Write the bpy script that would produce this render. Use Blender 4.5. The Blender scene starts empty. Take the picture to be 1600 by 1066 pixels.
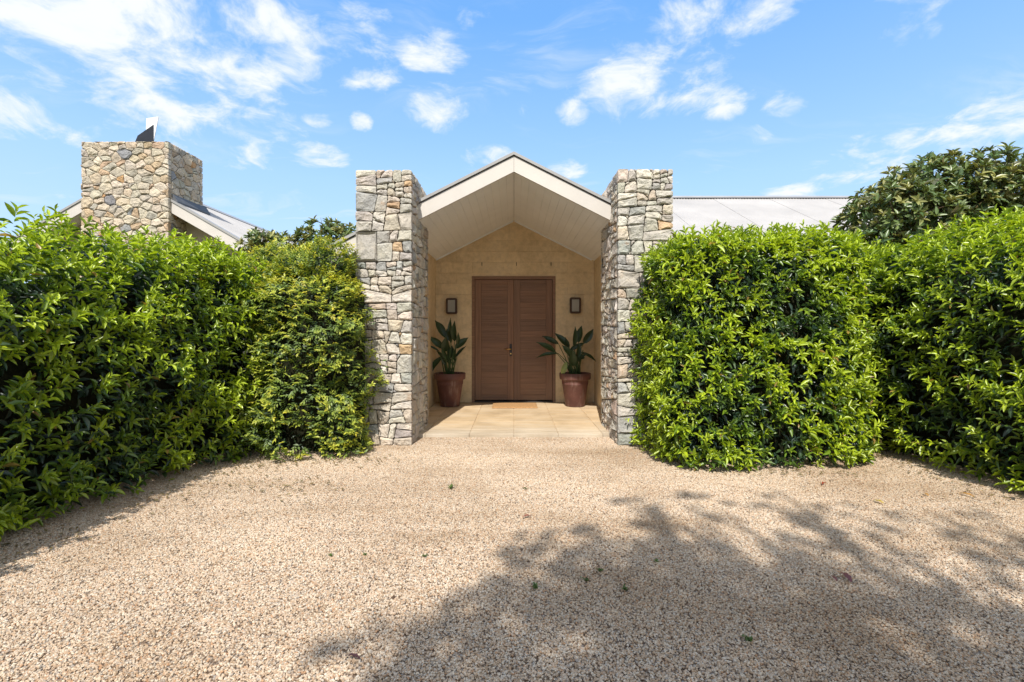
import bpy, math, random
import numpy as np
from mathutils import Vector, Matrix, noise as mnoise

R = math.radians
random.seed(7)
rng = np.random.default_rng(11)
S = bpy.context.scene
COL = S.collection

# ---------------------------------------------------------------- camera, sky, sun, exposure
F = 760.0                       # focal length in pixels of the 1600 px wide photograph
CAMH = 1.40
cd = bpy.data.cameras.new('camera')
cam = bpy.data.objects.new('camera', cd)
COL.objects.link(cam)
cam.location = (0, 0, CAMH)
cam.rotation_euler = (R(90), 0, 0)
cd.sensor_width = 36.0
cd.lens = F / 1600 * 36
cd.shift_x = -3 / 1600
cd.shift_y = -15 / 1600
cd.clip_start = 0.05
cd.clip_end = 3000
S.camera = cam

SUN_AZ, SUN_EL = 7.4, 49.5      # light travels towards +Y, a little to +X
w = bpy.data.worlds.new('World')
S.world = w
w.use_nodes = True


class NT:
    """small helper to write node trees"""
    def __init__(self, tree):
        self.t = tree
        tree.nodes.clear()

    def n(self, typ, _in=None, **kw):
        nd = self.t.nodes.new(typ)
        for k, v in kw.items():
            setattr(nd, k, v)
        for k, v in (_in or {}).items():
            if isinstance(v, bpy.types.NodeSocket):
                self.t.links.new(v, nd.inputs[k])
            else:
                nd.inputs[k].default_value = v
        return nd

    def math(self, op, a, b=0.0, c=0.0, clamp=False):
        nd = self.t.nodes.new('ShaderNodeMath')
        nd.operation = op
        nd.use_clamp = clamp
        for i, v in enumerate((a, b, c)):
            if isinstance(v, bpy.types.NodeSocket):
                self.t.links.new(v, nd.inputs[i])
            else:
                nd.inputs[i].default_value = v
        return nd.outputs[0]

    def vmath(self, op, a, b=None, scale=None):
        nd = self.t.nodes.new('ShaderNodeVectorMath')
        nd.operation = op
        for i, v in enumerate((a, b)):
            if v is None:
                continue
            if isinstance(v, bpy.types.NodeSocket):
                self.t.links.new(v, nd.inputs[i])
            else:
                nd.inputs[i].default_value = v
        if scale is not None:
            nd.inputs['Scale'].default_value = scale
        return nd.outputs['Value'] if op in ('LENGTH', 'DOT_PRODUCT', 'DISTANCE') else nd.outputs[0]

    def mix(self, fac, a, b, blend='MIX'):
        nd = self.t.nodes.new('ShaderNodeMix')
        nd.data_type = 'RGBA'
        nd.blend_type = blend
        for s, v in ((nd.inputs[0], fac), (nd.inputs[6], a), (nd.inputs[7], b)):
            if isinstance(v, bpy.types.NodeSocket):
                self.t.links.new(v, s)
            else:
                s.default_value = v if not isinstance(v, tuple) else (v + (1,))[:4]
        return nd.outputs[2]

    def ramp(self, fac, stops, interp='LINEAR'):
        nd = self.t.nodes.new('ShaderNodeValToRGB')
        nd.color_ramp.interpolation = interp
        el = nd.color_ramp.elements
        while len(el) < len(stops):
            el.new(0.5)
        for e, (p, c) in zip(el, stops):
            e.position = p
            e.color = (c + (1,))[:4] if isinstance(c, tuple) else (c, c, c, 1)
        self.t.links.new(fac, nd.inputs[0])
        return nd.outputs[0]

    def noise(self, vec, scale, detail=4.0, rough=0.55, dist=0.0, out=0):
        nd = self.n('ShaderNodeTexNoise', {'Scale': scale, 'Detail': detail, 'Roughness': rough, 'Distortion': dist})
        if vec is not None:
            self.t.links.new(vec, nd.inputs['Vector'])
        return nd.outputs[out]

    def smooth(self, v, lo, hi):
        nd = self.n('ShaderNodeMapRange', {'Value': v, 'From Min': lo, 'From Max': hi}, interpolation_type='SMOOTHSTEP')
        return nd.outputs[0]


SKY_STRENGTH = 0.138
W = NT(w.node_tree)
sky = W.n('ShaderNodeTexSky', sky_type='NISHITA')
sky.sun_disc = False
sky.sun_elevation = R(SUN_EL)
sky.sun_rotation = R(180 + SUN_AZ)
sky.altitude = 100
sky.air_density = 1.0
sky.dust_density = 0.4
sky.ozone_density = 2.2
tc = W.n('ShaderNodeTexCoord')
dirv = tc.outputs['Generated']
sep = W.n('ShaderNodeSeparateXYZ', {0: dirv})
dx, dy, dz = sep.outputs
den = W.math('ADD', W.math('MAXIMUM', dz, 0.0), 0.22)
cp = W.n('ShaderNodeCombineXYZ', {0: W.math('DIVIDE', dx, den), 1: W.math('DIVIDE', dy, den), 2: 0.0}).outputs[0]
warp = W.vmath('SCALE', W.vmath('SUBTRACT', W.noise(cp, 2.2, 3, .5, out=1), (.5, .5, .5)), scale=0.35)
cpw = W.vmath('ADD', cp, warp)
n_big = W.noise(cpw, 1.35, 2, .5)
n_fine = W.noise(cpw, 6.5, 8, .64)
n_mid = W.noise(W.vmath('ADD', cpw, (3.1, 7.7, 0)), 3.0, 5, .58, .4)
# fields of broken cloud, by direction: (azimuth deg, elevation deg, half width, half height, amount)
FIELDS = [(-41, 25, 15, 8, .485), (-31, 21, 9, 4, .40), (-26, 28, 7, 5, .45), (-17.5, 29, 5.5, 4.5, .48),
          (-34, 18.5, 9, 3, .36), (-46, 17, 9, 3.5, .34),
          (-9, 24.5, 4.4, 3.4, .45), (-10.5, 29.5, 6, 2.5, .45), (16.5, 27, 9.0, 6.2, .52), (21, 31, 13, 3, .48),
          (-22, 18.5, 4.0, 1.6, .48), (-17.5, 22.4, 1.6, 1.2, .50), (-29, 23, 1.3, 1.2, .42), (-22, 22, 2.0, 1.0, .38), (-3, 19.8, 3.6, 1.9, .40), (5.5, 17.5, 4.2, 3.0, .42), (7, 24, 2.2, 1.6, .40),
          (23.5, 23.5, 3.2, 2.2, .36), (29, 22, 2.6, 1.6, .34), (38, 14.5, 13, 2.2, .40), (45, 17.5, 11, 2.6, .42), (34, 16, 8, 1.4, .34), (-34.6, 19.5, 3.4, 1.8, .4)]
cover = None
for az, el, rx, rz, amt in FIELDS:
    c = (math.sin(R(az)) * math.cos(R(el)), math.cos(R(az)) * math.cos(R(el)), math.sin(R(el)))
    east = (math.cos(R(az)), -math.sin(R(az)), 0)
    north = (-math.sin(R(az)) * math.sin(R(el)), -math.cos(R(az)) * math.sin(R(el)), math.cos(R(el)))
    a_ = W.math('DIVIDE', W.vmath('DOT_PRODUCT', dirv, east), math.sin(R(rx)))
    b_ = W.math('DIVIDE', W.math('SUBTRACT', W.vmath('DOT_PRODUCT', dirv, north), 0.0), math.sin(R(rz)))
    f_ = W.math('SUBTRACT', W.vmath('DOT_PRODUCT', dirv, c), 0.0)
    d2 = W.math('ADD', W.math('MULTIPLY', a_, a_), W.math('MULTIPLY', b_, b_))
    d2 = W.math('ADD', d2, W.math('MULTIPLY', W.math('LESS_THAN', f_, 0.0), 9.0))
    m = W.math('MULTIPLY', W.math('SUBTRACT', 1.0, W.smooth(d2, 0.05, 1.25)), amt)
    cover = m if cover is None else W.math('MAXIMUM', cover, m)
# unseen sky overhead and behind: cloud added thicker, to whiten the fill light
elsewhere = W.math('MULTIPLY', W.math('SUBTRACT', 1.0, W.smooth(dy, -0.1, 0.45)), W.math('MULTIPLY', W.smooth(n_big, .28, .52), 0.80))
cover = W.math('MAXIMUM', cover, elsewhere)
dens = W.math('ADD', W.math('SUBTRACT', cover, 0.56), W.math('ADD', .37, W.math('ADD', W.math('MULTIPLY', W.math('SUBTRACT', n_fine, .5), 1.5), W.math('MULTIPLY', W.math('SUBTRACT', n_mid, .5), 1.1))))
dens = W.math('ADD', dens, W.math('MULTIPLY', W.math('SUBTRACT', n_big, .5), .35))
cl = W.smooth(dens, 0.02, 0.50)
cl = W.math('MULTIPLY', cl, 0.92)
# a thin high veil low in the sky
veil = W.math('MULTIPLY', W.math('SUBTRACT', 1.0, W.smooth(dz, 0.05, 0.40)), 0.14)
cl = W.math('MAXIMUM', cl, W.math('MULTIPLY', veil, W.math('ADD', .6, W.math('MULTIPLY', n_fine, .8))))
# the clear blue of a clean maritime sky, deepening with height, over the physical sky
blue = W.ramp(W.math('MAXIMUM', dz, 0.0), [(0, (2.0, 2.6, 3.4)), (.28, (1.42, 2.30, 3.4)), (.54, (.66, 1.60, 3.25)), (1, (.50, 1.18, 2.6))])
cir = W.noise(W.n('ShaderNodeMapping', {'Vector': cpw, 'Rotation': (0, 0, .5), 'Scale': (.7, 2.6, 1)}).outputs[0], 2.0, 7, .62, .6)
cl = W.math('MAXIMUM', cl, W.math('MULTIPLY', W.math('MULTIPLY', W.smooth(cir, .48, .72), W.smooth(n_big, .36, .60)), .42))
skyc = W.mix(.8, W.mix(1.0, sky.outputs[0], (.6, .75, .9), 'MULTIPLY'), blue)
cloudc = W.mix(W.smooth(dens, .2, .6), (2.9, 3.1, 3.35), (3.25, 3.3, 3.35))
fin = W.mix(cl, skyc, cloudc)
bg = W.n('ShaderNodeBackground', {'Color': fin, 'Strength': SKY_STRENGTH})
W.n('ShaderNodeOutputWorld', {0: bg.outputs[0]})

sd = bpy.data.lights.new('sun', 'SUN')
sd.energy = 2.45
sd.angle = R(0.53)
sd.color = (1.0, 0.955, 0.885)
sun = bpy.data.objects.new('sun', sd)
COL.objects.link(sun)
ldir = Vector((math.sin(R(SUN_AZ)) * math.cos(R(SUN_EL)), math.cos(R(SUN_AZ)) * math.cos(R(SUN_EL)), -math.sin(R(SUN_EL))))
sun.rotation_euler = ldir.to_track_quat('-Z', 'Y').to_euler()
sun.location = (-2, -12, 14)

S.view_settings.view_transform = 'Standard'
S.view_settings.look = 'None'
S.view_settings.gamma = 1
S.view_settings.use_curve_mapping = False
S.view_settings.exposure = 1.22
S.cycles.use_denoising = True
S.cycles.denoising_prefilter = 'ACCURATE'
S.cycles.max_bounces = 8
S.cycles.transparent_max_bounces = 8


# ---------------------------------------------------------------- helpers
ORG = {}


def P_px(x, y, Y):
    """world point at depth Y seen at photograph pixel x, y"""
    return Vector(((x - 803) / F * Y, Y, CAMH + (518 - y) / F * Y))


def G_px(x, y, h=0.0):
    """ground point seen at photograph pixel x, y"""
    Y = F * (CAMH - h) / (y - 518)
    return Vector(((x - 803) / F * Y, Y, h))


def tag(o, label=None, cat=None, group=None, kind=None):
    for k, v in (('label', label), ('category', cat), ('group', group), ('kind', kind)):
        if v:
            o[k] = v
    return o


def empty(name, loc, label=None, cat=None, group=None, parent=None):
    o = bpy.data.objects.new(name, None)
    COL.objects.link(o)
    o.empty_display_size = 0.2
    loc = Vector(loc)
    ORG[o.name] = loc
    if parent is not None:
        o.parent = parent
        o.location = loc - ORG[parent.name]
    else:
        o.location = loc
    return tag(o, label, cat, group)


def mesh_obj(name, verts, faces, mat, parent=None, smooth=False, col=None, origin=None, kind=None):
    """verts in world coordinates; faces a list of tuples or numpy arrays (one per polygon size)"""
    v = np.asarray(verts, dtype=np.float64).reshape(-1, 3)
    if origin is None:
        origin = v.mean(axis=0) if parent is not None else np.array([v[:, 0].mean(), v[:, 1].mean(), v[:, 2].min()])
    origin = np.asarray(origin, dtype=np.float64)
    me = bpy.data.meshes.new(name)
    fl = faces if (len(faces) and isinstance(faces[0], np.ndarray)) else None
    if fl is None:
        me.from_pydata((v - origin).tolist(), [], [tuple(f) for f in faces])
    else:
        nl = sum(f.size for f in fl)
        npoly = sum(len(f) for f in fl)
        me.vertices.add(len(v))
        me.vertices.foreach_set('co', (v - origin).astype(np.float32).ravel())
        me.loops.add(nl)
        me.loops.foreach_set('vertex_index', np.concatenate([f.ravel() for f in fl]).astype(np.int32))
        me.polygons.add(npoly)
        tot = np.concatenate([np.full(len(f), f.shape[1], np.int32) for f in fl])
        st = np.concatenate([[0], np.cumsum(tot)[:-1]]).astype(np.int32)
        me.polygons.foreach_set('loop_start', st)
        me.polygons.foreach_set('loop_total', tot)
        me.update(calc_edges=True)
    if smooth:
        me.polygons.foreach_set('use_smooth', np.ones(len(me.polygons), dtype=bool))
    if col is not None:
        c = np.asarray(col, dtype=np.float32)
        if c.ndim == 1:
            c = np.tile(c, (len(v), 1))
        if c.shape[1] == 3:
            c = np.hstack([c, np.ones((len(c), 1), np.float32)])
        at = me.color_attributes.new('col', 'FLOAT_COLOR', 'POINT')
        at.data.foreach_set('color', c.ravel())
    if mat is not None:
        me.materials.append(mat)
    o = bpy.data.objects.new(name, me)
    COL.objects.link(o)
    ov = Vector(origin)
    ORG[o.name] = ov
    if parent is not None:
        o.parent = parent
        o.location = ov - ORG[parent.name]
    else:
        o.location = ov
    if kind:
        o['kind'] = kind
    return o


class MB:
    """collects simple solids"""
    def __init__(self):
        self.v = []
        self.f = []

    def add(self, v, f):
        b = len(self.v)
        self.v += [tuple(p) for p in v]
        self.f += [tuple(i + b for i in q) for q in f]
        return self

    def box(self, x0, y0, z0, x1, y1, z1, bev=0.0, M=None):
        if bev <= 0:
            v = [(x, y, z) for x in (x0, x1) for y in (y0, y1) for z in (z0, z1)]
            f = [(0, 1, 3, 2), (4, 6, 7, 5), (0, 4, 5, 1), (2, 3, 7, 6), (0, 2, 6, 4), (1, 5, 7, 3)]
        else:
            lo, hi = (x0, y0, z0), (x1, y1, z1)
            ids, v, f = {}, [], []
            for i in range(8):
                s = ((i >> 2) & 1, (i >> 1) & 1, i & 1)
                for a in range(3):
                    p = []
                    for k in range(3):
                        base = hi[k] if s[k] else lo[k]
                        p.append(base if k == a else base + (-bev if s[k] else bev))
                    ids[(s, a)] = len(v)
                    v.append(tuple(p))
            def q(*l):
                f.append(l)
            for a in range(3):
                b, c = (a + 1) % 3, (a + 2) % 3
                for sa in (0, 1):
                    cs = []
                    for sb, sc in ((0, 0), (1, 0), (1, 1), (0, 1)):
                        s = [0, 0, 0]
                        s[a], s[b], s[c] = sa, sb, sc
                        cs.append(ids[(tuple(s), a)])
                    q(*(cs if sa else cs[::-1]))
                for sb in (0, 1):
                    for sc in (0, 1):
                        s0, s1 = [0, 0, 0], [0, 0, 0]
                        s0[b] = s1[b] = sb
                        s0[c] = s1[c] = sc
                        s1[a] = 1
                        s0, s1 = tuple(s0), tuple(s1)
                        l = (ids[(s0, b)], ids[(s1, b)], ids[(s1, c)], ids[(s0, c)])
                        q(*(l if sb != sc else l[::-1]))
            for i in range(8):
                s = ((i >> 2) & 1, (i >> 1) & 1, i & 1)
                l = (ids[(s, 0)], ids[(s, 1)], ids[(s, 2)])
                q(*(l if sum(s) % 2 else l[::-1]))
        if M is not None:
            v = [M @ Vector(p) for p in v]
        return self.add(v, f)

    def prism(self, poly, axis, a, b):
        """polygon in the two other axes, swept along axis from a to b"""
        n = len(poly)
        def pt(p, t):
            if axis == 'y':
                return (p[0], t, p[1])
            if axis == 'x':
                return (t, p[0], p[1])
            return (p[0], p[1], t)
        v = [pt(p, a) for p in poly] + [pt(p, b) for p in poly]
        f = [tuple(range(n))[::-1], tuple(range(n, 2 * n))] + [(i, (i + 1) % n, n + (i + 1) % n, n + i) for i in range(n)]
        return self.add(v, f)

    def tube(self, pts, rad, n=8, cap=True):
        pts = [Vector(p) for p in pts]
        if not isinstance(rad, (list, tuple)):
            rad = [rad] * len(pts)
        v, f = [], []
        up = Vector((0, 0, 1))
        for i, p in enumerate(pts):
            t = (pts[min(i + 1, len(pts) - 1)] - pts[max(i - 1, 0)]).normalized()
            s = t.cross(up if abs(t.z) < .95 else Vector((0, 1, 0))).normalized()
            u = s.cross(t)
            for k in range(n):
                a = 2 * math.pi * k / n
                v.append(p + (s * math.cos(a) + u * math.sin(a)) * rad[i])
        for i in range(len(pts) - 1):
            for k in range(n):
                f.append((i * n + k, i * n + (k + 1) % n, (i + 1) * n + (k + 1) % n, (i + 1) * n + k))
        if cap:
            f.append(tuple(range(n))[::-1])
            f.append(tuple(range((len(pts) - 1) * n, len(pts) * n)))
        return self.add(v, f)

    def lathe(self, prof, c, n=28):
        """profile [(r, z)] turned about the vertical through c"""
        v, f = [], []
        for r, z in prof:
            for k in range(n):
                a = 2 * math.pi * k / n
                v.append((c[0] + r * math.cos(a), c[1] + r * math.sin(a), c[2] + z))
        for i in range(len(prof) - 1):
            for k in range(n):
                f.append((i * n + k, i * n + (k + 1) % n, (i + 1) * n + (k + 1) % n, (i + 1) * n + k))
        return self.add(v, f)

    def build(self, name, mat, parent=None, **kw):
        return mesh_obj(name, self.v, self.f, mat, parent, **kw)


def vnoise(p, seed=0):
    """value noise, numpy, about -1..1"""
    p = np.asarray(p, dtype=np.float64) + seed * 17.31
    i = np.floor(p).astype(np.int64)
    f = p - i
    f = f * f * (3 - 2 * f)
    def h(ix, iy, iz):
        n = (ix * 374761393 + iy * 668265263 + iz * 2147483647 + seed * 974711) & 0x7fffffff
        n = ((n ^ (n >> 13)) * 1274126177) & 0x7fffffff
        n = (n ^ (n >> 16)) & 0x7fffffff
        return n / 0x7fffffff * 2 - 1
    r = 0
    for a in (0, 1):
        for b in (0, 1):
            for c in (0, 1):
                wgt = (f[:, 0] if a else 1 - f[:, 0]) * (f[:, 1] if b else 1 - f[:, 1]) * (f[:, 2] if c else 1 - f[:, 2])
                r = r + wgt * h(i[:, 0] + a, i[:, 1] + b, i[:, 2] + c)
    return r


def nrm(a):
    return a / np.maximum(np.linalg.norm(a, axis=-1, keepdims=True), 1e-9)


# ---------------------------------------------------------------- materials
def material(name):
    m = bpy.data.materials.new(name)
    m.use_nodes = True
    return m, NT(m.node_tree)


def bsdf(N, color, rough=.6, bump=None, bs=.3, bd=.02, spec=.5, metal=0.0, **kw):
    p = N.n('ShaderNodeBsdfPrincipled')
    for k, v in (('Base Color', color), ('Roughness', rough), ('Specular IOR Level', spec), ('Metallic', metal), *kw.items()):
        if isinstance(v, bpy.types.NodeSocket):
            N.t.links.new(v, p.inputs[k])
        else:
            p.inputs[k].default_value = (v + (1,))[:4] if isinstance(v, tuple) else v
    if bump is not None:
        b = N.n('ShaderNodeBump', {'Height': bump, 'Strength': bs, 'Distance': bd})
        N.t.links.new(b.outputs[0], p.inputs['Normal'])
    return p.outputs[0]


def out(N, sh):
    N.n('ShaderNodeOutputMaterial', {0: sh})


def objco(N):
    return N.n('ShaderNodeTexCoord').outputs['Object']


def worldco(N):
    return N.n('ShaderNodeNewGeometry').outputs['Position']


def mat_stone():
    m, N = material('rubble_stone')
    co = worldco(N)
    c = N.n('ShaderNodeVertexColor', layer_name='col').outputs[0]
    n1 = N.noise(co, 9, 5, .6)
    n2 = N.noise(co, 48, 6, .65)
    n3 = N.noise(co, 4.2, 4, .6)
    c = N.mix(1.0, c, N.ramp(n1, [(.25, (.72, .72, .74)), (.5, (1, 1, 1)), (.75, (1.18, 1.14, 1.08))]), 'MULTIPLY')
    c = N.mix(1.0, c, N.ramp(n2, [(.28, (.62, .6, .58)), (.46, (1, 1, 1)), (.75, (1.12, 1.12, 1.12))]), 'MULTIPLY')
    c = N.mix(N.math('MULTIPLY', N.smooth(n3, .60, .72), .45), c, (.40, .22, .10))
    blk = N.noise(N.vmath('ADD', co, (7, 3, 1)), 5.5, 6, .7)
    c = N.mix(N.math('MULTIPLY', N.smooth(blk, .60, .72), .55), c, (.10, .095, .09))
    h = N.math('ADD', N.math('MULTIPLY', N.noise(co, 22, 8, .65), 1.0), N.math('MULTIPLY', n2, .5))
    out(N, bsdf(N, c, .88, h, .75, .03, .25))
    return m


def mat_plain(name, color, rough=.6, var=.08, scale=3.0, bump=.05, spec=.4, metal=0.0, speck=.12):
    m, N = material(name)
    co = worldco(N)
    n = N.noise(co, scale, 6, .6)
    lo = tuple(x * (1 - var * 2) for x in color)
    hi = tuple(min(1, x * (1 + var * 1.6)) for x in color)
    c = N.ramp(n, [(.3, lo), (.7, hi)])
    f = N.noise(co, 90, 4, .6)
    c = N.mix(speck, c, N.ramp(f, [(.3, 0.0), (.7, 1.0)]), 'OVERLAY')
    out(N, bsdf(N, c, N.math('ADD', rough - .06, N.math('MULTIPLY', n, .14)), f, bump, .01, spec, metal))
    return m


def mat_wall():
    m, N = material('ochre_blockwork')
    co = worldco(N)
    n1 = N.noise(co, 1.6, 6, .62)
    n2 = N.noise(co, 14, 6, .62)
    sc = N.n('ShaderNodeMapping', {'Vector': co, 'Scale': (6, 6, 1.1)}).outputs[0]
    st = N.noise(sc, 1.2, 5, .6)
    c = N.ramp(n1, [(.28, (.60, .455, .27)), (.5, (.71, .555, .345)), (.74, (.78, .63, .42))])
    c = N.mix(1.0, c, N.ramp(n2, [(.3, (.84, .84, .84)), (.6, (1.04, 1.04, 1.04))]), 'MULTIPLY')
    c = N.mix(N.math('MULTIPLY', N.smooth(st, .55, .8), .25), c, (.34, .25, .14))
    oi = N.n('ShaderNodeObjectInfo').outputs['Random']
    c = N.mix(1.0, c, N.ramp(oi, [(0, (.95, .95, .95)), (1, (1.05, 1.05, 1.05))]), 'MULTIPLY')
    out(N, bsdf(N, c, .92, n2, .25, .01, .2))
    return m


def mat_wood():
    m, N = material('oiled_door_timber')
    co = worldco(N)
    oi = N.n('ShaderNodeObjectInfo').outputs['Random']
    off = N.n('ShaderNodeCombineXYZ', {0: N.math('MULTIPLY', oi, 13.0), 1: N.math('MULTIPLY', oi, 7.0), 2: N.math('MULTIPLY', oi, 31.0)}).outputs[0]
    at = N.n('ShaderNodeAttribute', attribute_name='upright').outputs['Fac']
    a = N.n('ShaderNodeMapping', {'Vector': co, 'Scale': (1.2, 9, 46)}).outputs[0]
    b = N.n('ShaderNodeMapping', {'Vector': co, 'Scale': (46, 9, 1.2)}).outputs[0]
    vec = N.vmath('ADD', N.mix(at, a, b), off)
    g = N.noise(vec, 1.0, 7, .65, .8)
    c = N.ramp(g, [(.22, (.115, .061, .034)), (.48, (.21, .113, .063)), (.78, (.30, .174, .101))])
    c = N.mix(1.0, c, N.ramp(oi, [(0, (.88, .89, .91)), (.5, (1, 1, 1)), (1, (1.16, 1.12, 1.08))]), 'MULTIPLY')
    grey = N.smooth(N.n('ShaderNodeSeparateXYZ', {0: co}).outputs[2], 1.3, .1)
    c = N.mix(N.math('MULTIPLY', grey, .35), c, (.15, .10, .075))
    out(N, bsdf(N, c, .5, g, .25, .006, .4))
    return m


def mat_tile():
    m, N = material('sandstone_paver')
    co = worldco(N)
    n1 = N.noise(co, 2.2, 6, .6)
    sc = N.n('ShaderNodeMapping', {'Vector': co, 'Scale': (1.0, 9, 1)}).outputs[0]
    st = N.noise(sc, 1.6, 6, .62)
    c = N.ramp(n1, [(.28, (.43, .31, .18)), (.52, (.56, .42, .26)), (.75, (.63, .50, .34))])
    c = N.mix(N.math('MULTIPLY', N.smooth(st, .48, .75), .55), c, (.52, .46, .38))
    y = N.n('ShaderNodeSeparateXYZ', {0: co}).outputs[1]
    edge = N.math('SUBTRACT', 1.0, N.smooth(N.math('ADD', y, N.math('MULTIPLY', n1, .5)), 6.5, 7.5))
    c = N.mix(N.math('MULTIPLY', edge, .7), c, N.ramp(st, [(.35, (.33, .28, .22)), (.6, (.58, .52, .43))]))
    oi = N.n('ShaderNodeObjectInfo').outputs['Random']
    c = N.mix(1.0, c, N.ramp(oi, [(0, (.92, .92, .92)), (1, (1.06, 1.05, 1.03))]), 'MULTIPLY')
    out(N, bsdf(N, c, .8, N.noise(co, 60, 6, .6), .12, .01, .3))
    return m


def mat_leaf(name, back=None, trans=.35, rough=.34, spec=.55, sheen=1.0):
    m, N = material(name)
    c = N.n('ShaderNodeVertexColor', layer_name='col').outputs[0]
    co = worldco(N)
    n = N.noise(co, 30, 3, .5)
    c = N.mix(1.0, c, N.ramp(n, [(.3, (.78, .80, .80)), (.7, (1.18, 1.15, 1.1))]), 'MULTIPLY')
    geo = N.n('ShaderNodeNewGeometry')
    if back is None:
        cb = N.mix(.45, c, (.10, .16, .06))
    else:
        cb = N.mix(.75, c, back)
    cc = N.mix(geo.outputs['Backfacing'], c, cb)
    p = bsdf(N, cc, N.math('ADD', rough, N.math('MULTIPLY', geo.outputs['Backfacing'], .3)), n, .15, .004, spec)
    t = N.n('ShaderNodeBsdfTranslucent', {'Color': N.mix(1.0, c, (1.25, 1.3, .5), 'MULTIPLY')}).outputs[0]
    mx = N.n('ShaderNodeMixShader', {0: trans, 1: p, 2: t}).outputs[0]
    out(N, mx)
    return m


def mat_gravel_sheet():
    m, N = material('gravel_bed')
    co = worldco(N)
    v = N.n('ShaderNodeTexVoronoi', {'Vector': co, 'Scale': 75.0})
    c = N.ramp(N.n('ShaderNodeSeparateColor', {0: v.outputs['Color']}).outputs[0],
               [(0, (.20, .14, .10)), (.3, (.40, .30, .22)), (.6, (.50, .42, .33)), (.85, (.40, .37, .34)), (1, (.58, .50, .42))])
    c = N.mix(1.0, c, N.ramp(v.outputs['Distance'], [(.25, (1, 1, 1)), (.65, (.35, .3, .26))]), 'MULTIPLY')
    big = N.noise(co, .8, 5, .6)
    c = N.mix(1.0, c, N.ramp(big, [(.3, (.88, .84, .8)), (.65, (1.05, 1.03, 1.0))]), 'MULTIPLY')
    h = N.math('SUBTRACT', 1.0, v.outputs['Distance'])
    out(N, bsdf(N, c, .9, h, .8, .012, .2))
    return m


def mat_pebble():
    m, N = material('gravel_pebble')
    oi = N.n('ShaderNodeObjectInfo').outputs['Random']
    c = N.ramp(oi, [(0, (.40, .30, .205)), (.16, (.53, .425, .315)), (.34, (.62, .54, .43)), (.50, (.455, .335, .23)), (.62, (.55, .44, .335)),
                    (.74, (.39, .345, .295)), (.82, (.60, .54, .455)), (.91, (.46, .29, .175)), (.955, (.30, .235, .18))], 'CONSTANT')
    co = worldco(N)
    n = N.noise(co, 160, 4, .6)
    big = N.noise(co, .7, 5, .6)
    trk = N.noise(N.n('ShaderNodeMapping', {'Vector': co, 'Scale': (.35, 1.3, 1), 'Rotation': (0, 0, .25)}).outputs[0], 1.0, 6, .62)
    c = N.mix(1.0, c, N.ramp(trk, [(.34, (.80, .76, .71)), (.52, (1, 1, 1)), (.68, (1.06, 1.05, 1.03))]), 'MULTIPLY')
    c = N.mix(1.0, c, N.ramp(n, [(.3, (.82, .8, .78)), (.7, (1.12, 1.1, 1.08))]), 'MULTIPLY')
    c = N.mix(1.0, c, N.ramp(big, [(.30, (.80, .74, .67)), (.46, (.97, .95, .93)), (.64, (1.06, 1.05, 1.04))]), 'MULTIPLY')
    out(N, bsdf(N, c, .85, n, .3, .003, .25))
    return m


def mat_ground():
    m, N = material('soil_and_lawn')
    co = worldco(N)
    n = N.noise(co, .6, 6, .6)
    c = N.ramp(n, [(.35, (.06, .075, .03)), (.55, (.09, .085, .045)), (.7, (.14, .11, .07))])
    out(N, bsdf(N, c, .95, N.noise(co, 20, 6, .6), .5, .03, .1))
    return m


def mat_glass():
    m, N = material('frosted_lamp_glass')
    out(N, bsdf(N, (.62, .60, .52), .35, None, spec=.5, **{'Transmission Weight': .55}))
    return m


M_STONE = mat_stone()
M_MORTAR = mat_plain('mortar', (.12, .105, .085), .95, .15, 12, .4, .1)
M_WALL = mat_wall()
M_WOOD = mat_wood()
M_TILE = mat_tile()
M_TRIM = mat_plain('cream_painted_board', (.58, .535, .48), .55, .03, 2, .03, speck=.02)
M_SOFFIT = mat_plain('pale_painted_lining', (.84, .86, .875), .55, .02, 2, .02, speck=.015)
M_ROOF = mat_plain('pale_grey_roof_steel', (.42, .40, .38), .62, .05, 1.2, .02, .5, speck=.03)
M_CAP = mat_plain('grey_flashing_steel', (.34, .33, .315), .4, .05, 2, .02, .5, speck=.03)
M_FLASH = mat_plain('dark_lead_flashing', (.10, .105, .115), .6, .1, 5, .1, .4)
M_BRONZE = mat_plain('bronze_metal', (.075, .042, .028), .45, .1, 20, .05, .5, .4)
M_DARK = mat_plain('dark_door_metal', (.025, .022, .02), .45, .1, 20, .05, .5)
M_BRASS = mat_plain('brass', (.62, .40, .13), .3, .06, 20, .02, .5, 1.0)
def mat_pot():
    m, N = material('oxblood_clay')
    co = worldco(N)
    n = N.noise(co, 5, 7, .65)
    run = N.noise(N.n('ShaderNodeMapping', {'Vector': co, 'Scale': (16, 16, 2.5)}).outputs[0], 1.0, 6, .65)
    c = N.ramp(n, [(.3, (.095, .040, .034)), (.55, (.135, .058, .048)), (.75, (.18, .088, .073))])
    c = N.mix(N.math('MULTIPLY', N.smooth(run, .50, .70), .42), c, (.36, .27, .23))
    c = N.mix(N.math('MULTIPLY', N.smooth(N.noise(co, 9, 5, .6), .62, .75), .4), c, (.07, .035, .03))
    out(N, bsdf(N, c, N.math('ADD', .45, N.math('MULTIPLY', n, .3)), N.noise(co, 40, 6, .6), .25, .008, .4))
    return m


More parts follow.
